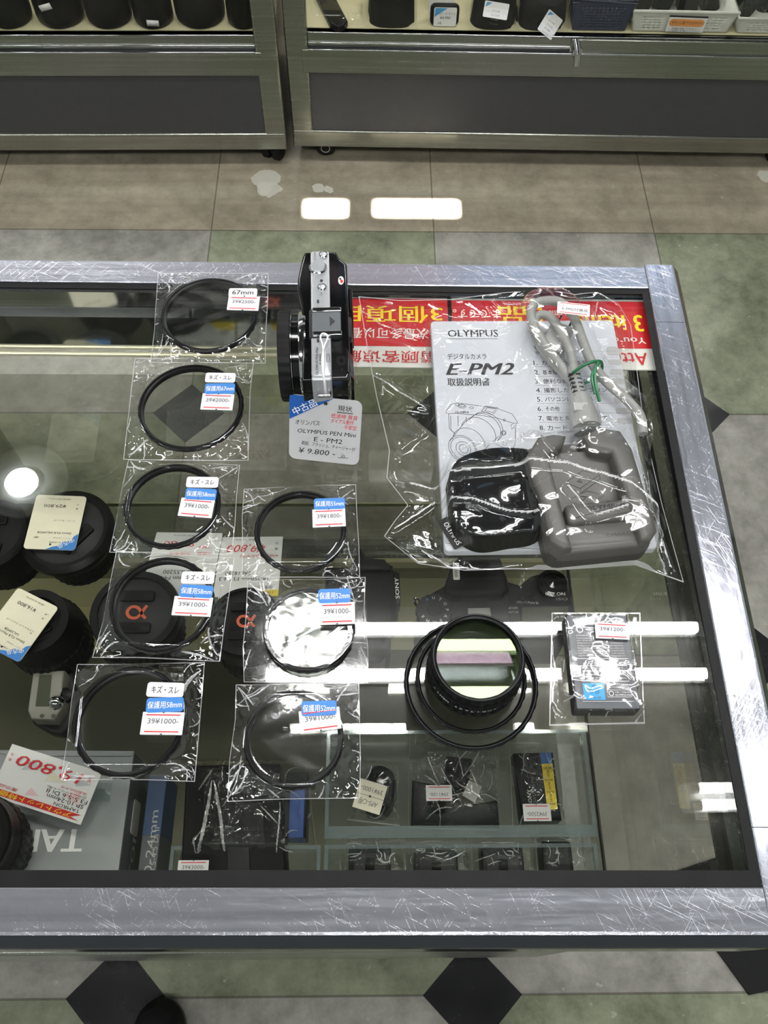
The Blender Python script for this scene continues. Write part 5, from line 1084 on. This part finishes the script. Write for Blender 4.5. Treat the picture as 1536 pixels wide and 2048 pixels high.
for q in ((107, 1432), (84, 1432)): p = at(*q, zmt); m = MB(); m.lathe([(.0018, 0), (.0018, .0005), (0, .0005)], (p.x, p.y, zmt), 'greyd', 14); m.build('button', met)

# ------------------------------------------------------------------ SLR and its neighbour
zs = ZS + .078
slr = thing('slr_camera', 'black SLR camera with a mode dial, under the large clear bag', 'camera', tuple(at(990, 1230, ZS)))
P_ = lambda pts, z: [at(x, y, z) for x, y in pts]
m = MB(); m.prism(P_(((836, 1216), (846, 1196), (862, 1184), (880, 1174), (905, 1158), (1010, 1158), (1040, 1168), (1062, 1150), (1090, 1142), (1118, 1150), (1138, 1172), (1149, 1210), (1150, 1252), (1140, 1268), (850, 1268), (838, 1245)), zs), ZS + .0005, zs, 'blackm', .005); m.build('body', slr)
m = MB(); m.prism(P_(((886, 1180), (900, 1128), (920, 1108), (1000, 1106), (1016, 1150), (1020, 1176), (1004, 1190), (905, 1192)), zs + .014), zs - .004, zs + .014, 'black', .006); m.build('viewfinder_hump', slr)
m = MB(); m.prism(P_(((905, 1196), (1015, 1192), (1020, 1262), (905, 1264)), zs + .002), zs - .001, zs + .002, 'dgrey', .001); m.prism(P_(((936, 1216), (980, 1215), (984, 1240), (936, 1240)), zs + .0045), zs + .002, zs + .0045, 'palegrey', .0005); m.build('accessory_shoe', slr)
p = at(868, 1220, zs + .006); m = MB(); m.lathe([(.0155, -.008), (.0155, -.001), (.0145, 0), (.006, 0), (.0055, .0006), (0, .0006)], (p.x, p.y, p.z), 'dgrey', 80, (40, .0005, .0152))
for i, ch in enumerate('AUTO P A S M MR'.replace(' ', '')): a = math.radians(120 - i * 30); m.M = Matrix.Translation(p + Vector((.0112 * math.cos(a), .0112 * math.sin(a), .0003))) @ Matrix.Rotation(a - math.pi / 2, 4, 'Z'); m.text(ch, 0, 0, .0026, 'whiteink' if i else 'skyblue', 0)
m.build('mode_dial', slr)
p = at(1105, 1166, zs + .004); m = MB(); m.lathe([(.0135, -.006), (.0130, 0), (.009, .0004), (.0085, -.001), (.006, -.001), (.0055, .002), (0, .0026)], (p.x, p.y, p.z), 'blackg', 48); m.M = Matrix.Identity(4); m.text('OFF ON', p.x + .001, p.y - .0108, .0028, 'whiteink', p.z + .0012, width=.017, bold=.02); m.build('power_dial', slr)
m = MB(); m.prism(P_(((1040, 1212), (1140, 1210), (1142, 1248), (1040, 1250)), zs + .0012), zs - .001, zs + .0012, 'dgrey', .0006); m.prism(P_(((1044, 1215), (1136, 1213), (1138, 1244), (1044, 1246)), zs + .0016), zs + .001, zs + .0016, 'lcd'); m.build('status_panel', slr)
m = MB(); z = zs + .0006
for s_, x, y, w in (('ISO', 1124, 1198, .010), ('WB', 1068, 1206, .008), ('⏲/❏', 1046, 1204, .011), ('|', 1105, 1188, .001), ('FINDER', 1022, 1216, .012), ('MONITOR', 1022, 1224, .013)): p = at(x, y, z); m.text(s_, p.x, p.y, .0022 if s_ != '|' else .005, 'palegrey', z, width=w)
m.build('top_lettering', slr)
m = MB(); m.M = edgeframe(at(918, 1126, zs + .0148), at(920, 1163, zs + .0148), at(906, 1128, zs + .0148)); m.rrect(.008, -.0028, .016, .0056, .001, 0, .0004, 'white')
for i in range(12): m.face([(.002 + i * .001, -.0045), (.0024 + i * .001, -.0045), (.0024 + i * .001, -.0015), (.002 + i * .001, -.0015)][::1], .0006, 'ink')
m.build('barcode_sticker', slr)
for q in ((1124, 1192), (1068, 1199), (1046, 1197)): p = at(*q, zs); m = MB(); m.lathe([(.0028, 0), (.0028, .001), (.0022, .0014), (0, .0014)], (p.x, p.y, zs), 'black', 18); m.build('button', slr)
m = MB(); m.tube(spline([at(836, 1214, zs - .004), at(829, 1204, zs), at(832, 1196, zs + .002), at(840, 1200, zs)], 6), .0012, 'chrome', 8); m.build('strap_ring', slr)
z2 = ZS + .070
cm2 = thing('slr_camera', 'black camera with its lettered strap folded, right of the mirror-like filter', 'camera', tuple(at(730, 1260, ZS)))
m = MB(); m.prism(P_(((650, 1130), (785, 1132), (796, 1150), (798, 1206), (782, 1226), (782, 1300), (648, 1300)), z2), ZS + .0005, z2, 'blackm', .006); m.build('body', cm2)
m = MB(); m.prism(P_(((715, 1100), (722, 1092), (733, 1114), (770, 1117), (774, 1124), (786, 1132), (782, 1140), (700, 1140)), z2 + .004), z2 - .02, z2 + .004, 'black', .002); m.build('viewfinder_hump', cm2)
m = MB(); m.prism(P_(((790, 1140), (799, 1146), (801, 1204), (793, 1212)), z2 + .0015), z2 - .02, z2 + .0015, 'black', .001); m.M = edgeframe(at(800, 1206, z2 + .002), at(796, 1142, z2 + .002), at(806, 1204, z2 + .002)); m.text('SONY', .014, .0018, .0034, 'whiteink', .0006, width=.020, bold=.03); m.build('strap', cm2)
p = at(752, 1304, ZS + .05); m = MB(); m.lathe([(.0105, -.02), (.0105, 0), (.009, .001), (.0075, 0), (.0070, .0015), (.0055, .004), (.0030, .0055), (0, .006)], (p.x, p.y, p.z), 'blackg', 40); m.build('round_control', cm2)

# ------------------------------------------------------------------ cartons
zb = ZS + .066
q0 = at(268, 1502, zb); x1_, yb_ = q0.x, q0.y; yf_ = -1.3085; x0_ = x1_ - .20
box = thing('lens_carton', 'large silver-grey lens carton at the lower left, under the red-priced card', 'carton', ((x0_ + x1_) / 2, (yb_ + yf_) / 2, ZS), 'cartons on the glass shelf')
m = MB(); m.box((x0_, yf_, ZS + .0004), (x1_, yb_, zb), 'boxsilver')
m.add([(x1_ + .0003, yf_ + .001, ZS + .003), (x1_ + .0003, yb_ - .001, ZS + .003), (x1_ + .0003, yb_ - .001, zb - .003), (x1_ + .0003, yf_ + .001, zb - .003)], [(0, 1, 2, 3)], 'boxdark'); m.build('box', box)
m = MB(); p = at(105, 1681, zb); m.text('TAMRON', p.x - .030, p.y, .0165, 'white', zb + .0004, math.pi, width=.105, bold=.06)
m.M = edgeframe(Vector((x1_ + .0008, yf_ - .02, zb)), Vector((x1_ + .0008, yb_, zb)), Vector((x1_ + .0008, yf_ - .02, ZS))); m.text('Tamron', .038, -.030, .017, 'palegrey', 0, width=.085, bold=.02); m.prism(rr(.088, -.028, .026, .022, .003), -.0002, .0003, 'palegrey'); m.build('printing', box)
m = MB(); a_ = [at(*p, zb + .0006) for p in ((-20, 1490), (10, 1497), (105, 1497), (102, 1507), (85, 1509), (82, 1516), (28, 1514), (22, 1504))]
m.prism([at(*p, zb + .001) for p in ((-30, 1505), (10, 1508), (18, 1516), (24, 1524), (78, 1526), (84, 1512), (264, 1512), (266, 1502), (-30, 1500))], zb, zb + .001, 'boxsilver'); m.build('lid_flap', box)
z3 = ZS + .046; q1, q2 = at(299, 1548, z3), at(334, 1548, z3)
bx2 = thing('lens_carton', 'narrow blue and grey lens carton standing beside the large silver carton', 'carton', ((q1.x + q2.x) / 2, -1.26, ZS), 'cartons on the glass shelf')
m = MB(); m.box((q1.x, -1.3085, ZS + .0004), (q2.x, q1.y, z3), 'boxdark'); m.box((q1.x - .0002, -1.255, ZS + .001), (q2.x + .0002, q1.y - .002, z3 + .0002), 'boxblue'); m.build('box', bx2, bevel=.0006)
m = MB(); m.text('10-24mm', (q1.x * .45 + q2.x * .55), -1.262, .0062, 'palegrey', z3 + .0006, math.pi / 2, width=.052); m.text('F/3.5-4.5 Di II', (q1.x * .2 + q2.x * .8), -1.268, .0038, 'palegrey', z3 + .0006, math.pi / 2, width=.038); m.build('printing', bx2)
zq = zb + .020
k0, k1, k2 = at(161, 1650, zq), at(-22, 1590, zq), at(264, 1564, zq + .004)
crd = thing('price_card', 'large white card with a red 19,800 price on the silver carton', 'price card', tuple((k1 + k2) / 2))
Mx = edgeframe(k0, k1, k2); w = (k1 - k0).length; h = abs((Mx.inverted() @ k2).y)
m = MB(); m.M = Mx; m.prism([(0, 0), (w, 0), (w, -h), (0, -h)], -.0006, 0, 'white')
for tri, kk in ((((.10, .30), (.30, .42), (.12, .55)), 'pink'), (((.30, .62), (.52, .55), (.50, .75)), 'yellow'), (((.60, .72), (.80, .60), (.72, .85)), 'skyblue'), (((.05, .72), (.20, .62), (.24, .80)), 'skyblue'), (((.52, .25), (.66, .20), (.62, .36)), 'pink')):
    b_ = len(m.mi); m.face([(w * a, -h * b) for a, b in tri], .0002, {'yellow': 'ivory', 'skyblue': 'paper'}.get(kk, kk))
m.face([(w * .03, -h * .05), (w * .13, -h * .085), (w * .03, -h * .165), (w * .99, -h * .165), (w * .99, -h * .05)][::-1], .0003, 'red'); z = .0005
m.text('アウトレット特価', w * .52, -h * .107, h * .10, 'yellow', z, width=w * .78, bold=.03, shear=.15)
m.text('TAMRON', w * .20, -h * .215, h * .062, 'ink', z, width=w * .28); m.text('SP 10-24mm', w * .24, -h * .31, h * .075, 'ink', z, width=w * .40); m.text('F3.5-5.6 Di II', w * .24, -h * .40, h * .075, 'ink', z, width=w * .44); m.text('(SONY Aマウント用)', w * .26, -h * .475, h * .045, 'ink', z, width=w * .42); m.text('返品対応不可', w * .20, -h * .54, h * .045, 'red', z, width=w * .28); m.text('展示品', w * .84, -h * .23, h * .06, 'red', z, width=w * .2, shear=.2)
m.text('¥', w * .09, -h * .80, h * .10, 'red', z); m.text('19,800', w * .52, -h * .78, h * .23, 'red', z, width=w * .72, bold=.03, shear=.2); m.text('税', w * .95, -h * .72, h * .06, 'red', z); m.text('込', w * .95, -h * .81, h * .06, 'red', z); m.build('card', crd)
m = MB(); p = (k0 + k2) / 2 * .35 + (k1 + k2) / 2 * .65; m.box((p.x - .02, p.y - .002, zb + .0008), (p.x + .02, p.y + .012, zb + .003), 'acrylic'); m.box((p.x - .02, p.y + .002, zb + .003), (p.x + .02, p.y + .004, zq - .001), 'acrylic'); m.build('card_stand', crd)
t, c, r = lens('large black lens standing on the silver carton at the bottom left corner', (-12, 1700), [(.030, 0), (.030, .014), (.033, .018), (.033, .040), (.0315, .044), (.0315, .052), (.030, .054)], (.026, .003), z=zb + .0012, grip=(.0328, .020, .038)); cap_detail(t, c, r, False)

# ------------------------------------------------------------------ acrylic trays and bagged small goods
def tray(label, x0, x1, y0, y1, h):
    t = thing('acrylic_tray', label, 'tray', ((x0 + x1) / 2, (y0 + y1) / 2, ZS), 'clear acrylic trays on the glass shelf'); w = .003; zb_ = ZS + .0004
    m = MB(); m.box((x0, y0, zb_), (x1, y1, zb_ + .003), 'acrylic'); m.build('floor_plate', t, flat=True)
    if h > .04: m = MB(); m.box((x0, y0 + w + .0002, zb_ + h - .003), (x1, y0 + w + .0062, zb_ + h), 'acredge'); m.build('lip', t, flat=True)
    for nm, a, b in (('front_wall', (x0, y0, zb_ + .0031), (x1, y0 + w, zb_ + h)), ('back_wall', (x0, y1 - w, zb_ + .0031), (x1, y1, zb_ + h)), ('side_wall', (x0, y0 + w, zb_ + .0031), (x0 + w, y1 - w, zb_ + h)), ('side_wall', (x1 - w, y0 + w, zb_ + .0031), (x1, y1 - w, zb_ + h))):
        m = MB(); m.box(a, b, 'acrylic'); m.box((a[0], a[1], b[2]), (b[0], b[1], b[2] + .0006), 'acredge'); m.build(nm, t, flat=True)
xa, xb = at(652, 1600, ZS + .03).x, .505
ymid = at(900, 1688, ZS + .03).y
tray('clear acrylic tray holding three bagged items, upper row', xa, xb, ymid + .003, at(900, 1462, ZS + .04).y, .042)
tray('clear acrylic tray holding four bagged batteries along the front edge', xa, xb, -1.3110, ymid - .001, .036)
tray('clear acrylic tray left of the four-battery tray at the front edge', at(345, 1700, ZS + .03).x, xa - .003, -1.3110, ymid - .001, .036)
def bag_over(parent, px, zlo, zhi, seed, k='film', core=.6, n=150, cr=26, folds=()):
    """film over a thing: px corners TL TR BR BL at the film's rim"""
    P = [at(x, y, zlo + .002) for x, y in px]; X, Y = coons(P[0] and [P[0][:2], P[1][:2]], [P[3][:2], P[2][:2]], [P[0][:2], P[3][:2]], [P[1][:2], P[2][:2]], n, n)
    U, V = np.meshgrid(np.linspace(0, 1, n), np.linspace(0, 1, n)); e = np.minimum.reduce([U, 1 - U, V, 1 - V]); ee = np.clip(e * 25, 0, 1)
    H = (zhi - zlo) * np.clip(e / (.5 - core / 2), 0, 1) ** .55 + .001; rg = np.random.default_rng(seed); K = np.zeros(X.shape, bool)
    for q in range(cr):
        a = rg.uniform(0.04, .96, 2); b = a + rg.normal(0, .22, 2); f = lambda t_: tuple((np.array(P[0][:2]) * (1 - t_[0]) + np.array(P[1][:2]) * t_[0]) * (1 - t_[1]) + (np.array(P[3][:2]) * (1 - t_[0]) + np.array(P[2][:2]) * t_[0]) * t_[1])
        d_, _t = curve_dist(X, Y, f(a), f(b), rg.normal(0, .4)); w = rg.uniform(.0018, .0038); K |= (d_ < (.00012 + .0003 * np.sin(np.pi * _t))) if rg.uniform() < .5 else False; H = H + rg.uniform(.0004, .0014) * .5 * (1 + np.cos(np.pi * np.clip(d_ / w, 0, 1))) * ee
    for A_, B_, wd_ in folds:
        d_, _t = curve_dist(X, Y, at(*A_, zhi)[:2], at(*B_, zhi)[:2], .05); K |= d_ < wd_ * np.sin(np.pi * _t) ** .5 * .5; H = H + .0016 * .5 * (1 + np.cos(np.pi * np.clip(d_ / .004, 0, 1))) * ee
    ph = rg.uniform(0, 6, 4); H = H + (.0010 * np.sin(X * 260 + ph[0] + 2 * np.sin(Y * 120 + ph[1])) * np.sin(Y * 220 + ph[2] + 2 * np.sin(X * 100 + ph[3])) + .00005 * np.sin(X * 620 + 3 * np.sin(Y * 260)) * np.sin(Y * 560 + 3 * np.sin(X * 240))) * ee
    m = MB(); sheet(m, X, Y, zlo + np.maximum(H, .0006), k, 'seal', 1, K); return m.build('clear_bag', parent, ang=60)
def small_sticker(parent, px, z, w, h, rot, txt, base='sticker', handw=None):
    q = at(*px, z)
    if handw:
        m = MB(); m.M = Matrix.Translation(q) @ Matrix.Rotation(rot, 4, 'Z'); m.prism(rr(0, 0, w, h, .0005), 0, .0003, base); m.strip([(-w * .5, 0), (w * .5, 0)], .0003, 'ink', .0005); m.face(circ(0, 0, .0010, 12), .0006, 'ink')
        m.text(txt, 0, -h * .22, h * .17, 'grink', .0005, width=w * .8); m.text(handw, 0, h * .22, h * .2, 'grink', .0005, width=w * .7, shear=.2); return m.build('price_sticker', parent)
    return price_sticker(parent, q, w, h, rot, txt)
ZT = ZS + .0036
def goods(nm, label, px, cat): return thing(nm, label, cat, tuple(at(*px, ZT)), 'bagged small goods in the acrylic trays')
t = goods('bagged_battery_grip', 'black rounded hand grip in a bag with a cream hand-written sticker', (752, 1590), 'bagged accessory')
m = MB(); o_ = [(q.x, q.y) for q in spline([at(x, y, ZT + .02) for x, y in ((738, 1532), (765, 1524), (790, 1540), (794, 1575), (785, 1615), (764, 1632), (735, 1625), (728, 1580))], 5, True)]; m.dome(o_, ZT, .024, 'blackg', 8, 3.4); m.build('grip', t); bag_over(t, ((728, 1516), (802, 1524), (800, 1652), (694, 1640)), ZT, ZT + .026, 41)
small_sticker(t, (740, 1593), ZT + .033, .023, .0235, math.radians(180 - 17), '39¥1000-', 'ivory', 'APS-C用')
t = goods('bagged_clip', 'black folded clip in a crumpled bag priced 1100 in the upper tray', (910, 1570), 'bagged accessory')
m = MB(); m.prism([at(*p, ZT + .016) for p in ((893, 1510), (946, 1516), (942, 1540), (936, 1582), (908, 1578), (888, 1560))], ZT, ZT + .016, 'blackm', .003); m.build('clip', t)
m = MB(); m.prism([at(*p, ZT + .006) for p in ((825, 1560), (905, 1575), (925, 1610), (995, 1600), (1000, 1655), (822, 1650))], ZT, ZT + .006, 'black', .002); m.build('plate', t); m = MB(); m.prism([at(*p, ZT + .018) for p in ((938, 1560), (965, 1572), (950, 1605), (925, 1590))], ZT + .016, ZT + .0168, 'palegrey'); m.build('slip', t)
bag_over(t, ((818, 1480), (996, 1482), (1004, 1662), (816, 1656)), ZT, ZT + .020, 42, cr=46); small_sticker(t, (878, 1586), ZT + .027, .0215, .0125, math.pi, '39¥1100-')
t = goods('bagged_battery', 'black battery with a yellow and blue label, priced 2500, in the upper tray', (1070, 1575), 'battery')
m = MB(); zz = ZT + .019; m.prism([at(*p, zz) for p in ((1027, 1506), (1106, 1504), (1124, 1640), (1045, 1642))], ZT, zz, 'black', .0015); m.build('case', t)
m = MB(); m.prism([at(*p, zz) for p in ((1080, 1506), (1102, 1505), (1105, 1527), (1083, 1528))], zz - .0002, zz + .0003, 'blue'); m.prism([at(*p, zz) for p in ((1083, 1528), (1105, 1527), (1115, 1618), (1095, 1620))], zz - .0002, zz + .0003, 'yellow')
for i in range(7):
    p = at(1095 + i * 1.4, 1536 + i * 12, zz + .0004); m.text('注意 危険', p.x, p.y, .0016, 'ink', zz + .0006, math.pi / 2 if i % 2 else 0, width=.0065)
m.M = edgeframe(at(1057, 1615, zz + .0006), at(1046, 1520, zz + .0006), at(1075, 1612, zz + .0006)); m.text('SONY', .008, -.002, .003, 'palegrey', 0, width=.013, bold=.02); m.text('BATTERY PACK 7.2V', .020, -.006, .0024, 'grink', 0, width=.032); m.build('label_print', t)
bag_over(t, ((1018, 1490), (1112, 1488), (1134, 1668), (1026, 1668)), ZT, zz + .002, 43); small_sticker(t, (1074, 1625), zz + .010, .0225, .0135, math.pi, '39¥2500-')
BL = ['black battery in a bag, leftmost in the tray along the front edge', 'black battery in a bag, second from the left along the front edge', 'black battery in a bag, third from the left along the front edge', 'black battery with a small triangle, rightmost along the front edge']
for i, (x0, x1, y0) in enumerate(((697, 782, 1692), (828, 915, 1700), (962, 1046, 1695), (1082, 1142, 1682))):
    t = thing('bagged_battery', BL[i], 'battery', tuple(at((x0 + x1) / 2, 1725, ZT)), 'bagged batteries in the front tray'); zz = ZT + .021
    a_, b_ = at(x0, y0, zz), at(x1, y0, zz); m = MB(); m.prism(rr((a_.x + b_.x) / 2, (a_.y - 1.3075) / 2, b_.x - a_.x, a_.y + 1.3075, .003), ZT, zz, 'black', .0015); m.prism(rr((a_.x + b_.x) / 2, (a_.y - 1.3075) / 2 - .001, (b_.x - a_.x) * .74, (a_.y + 1.3075) * .8, .002), zz - .0005, zz + .0003, 'dgrey'); m.build('case', t)
    m = MB(); cx_ = (a_.x + b_.x) / 2
    if i < 3: m.prism(rr(cx_, a_.y - .018, .0075, .018, .0008), zz, zz + .0006, 'blackg')
    else: m.face([(cx_ - .002, a_.y - .010), (cx_ + .002, a_.y - .010), (cx_, a_.y - .006)], zz + .0008, 'palegrey')
    m.build('contact_slot' if i < 3 else 'mark', t); bag_over(t, ((x0 - 22, y0 - 10), (x1 + 22, y0 - 10), (x1 + 28, 1746), (x0 - 18, 1746)), ZT, zz + .002, 50 + i, core=.7)
t = goods('bagged_camera_back', 'black camera back with contacts in a crinkled bag at the front edge', (480, 1640), 'bagged accessory'); del t['group']
zz = ZS + .040; m = MB(); m.prism([at(*p, zz) for p in ((372, 1530), (560, 1526), (572, 1748), (360, 1748))], ZS + .004, zz, 'blackm', .003); m.build('body', t)
m = MB(); m.prism([at(*p, zz) for p in ((442, 1606), (524, 1606), (530, 1690), (440, 1690))], zz - .001, zz + .0015, 'dgrey', .0006); m.prism([at(*p, zz + .002) for p in ((448, 1654), (516, 1654), (517, 1662), (448, 1662))], zz + .0014, zz + .003, 'ink')
for i in range(5): p = at(470 + i * 5, 1658, zz + .003); m.box((p.x - .0006, p.y - .001, zz + .003), (p.x + .0006, p.y + .001, zz + .0035), 'chrome')
m.prism([at(*p, zz + .0015) for p in ((455, 1694), (498, 1694), (500, 1748), (455, 1748))], zz, zz + .0015, 'dgrey', .0006); m.build('contacts', t)
bag_over(t, ((385, 1520), (612, 1520), (640, 1748), (355, 1748)), ZS + .006, zz + .004, 61, cr=40, n=190, folds=(((424, 1562), (386, 1735), .0028), ((428, 1562), (448, 1726), .0024), ((372, 1636), (390, 1710), .0012), ((312, 1545), (400, 1600), .001), ((560, 1600), (548, 1720), .0012), ((425, 1540), (392, 1580), .0016))); q = at(386, 1738, zz + .010); price_sticker(t, q, .0235, .0125, 0, '39¥3000-')
t = thing('boxed_accessory', 'narrow blue and black boxed accessory left of the acrylic trays', 'box', tuple(at(598, 1610, ZS)))
a_, b_ = at(572, 1545, ZS + .03), at(612, 1675, ZS + .03); m = MB(); m.box((a_.x, b_.y, ZS + .0005), (b_.x, a_.y, ZS + .03), 'black'); m.box((a_.x + .004, b_.y - .0002, ZS + .001), (b_.x - .002, a_.y - .010, ZS + .0303), 'deepblue'); m.build('box', t, bevel=.0006)
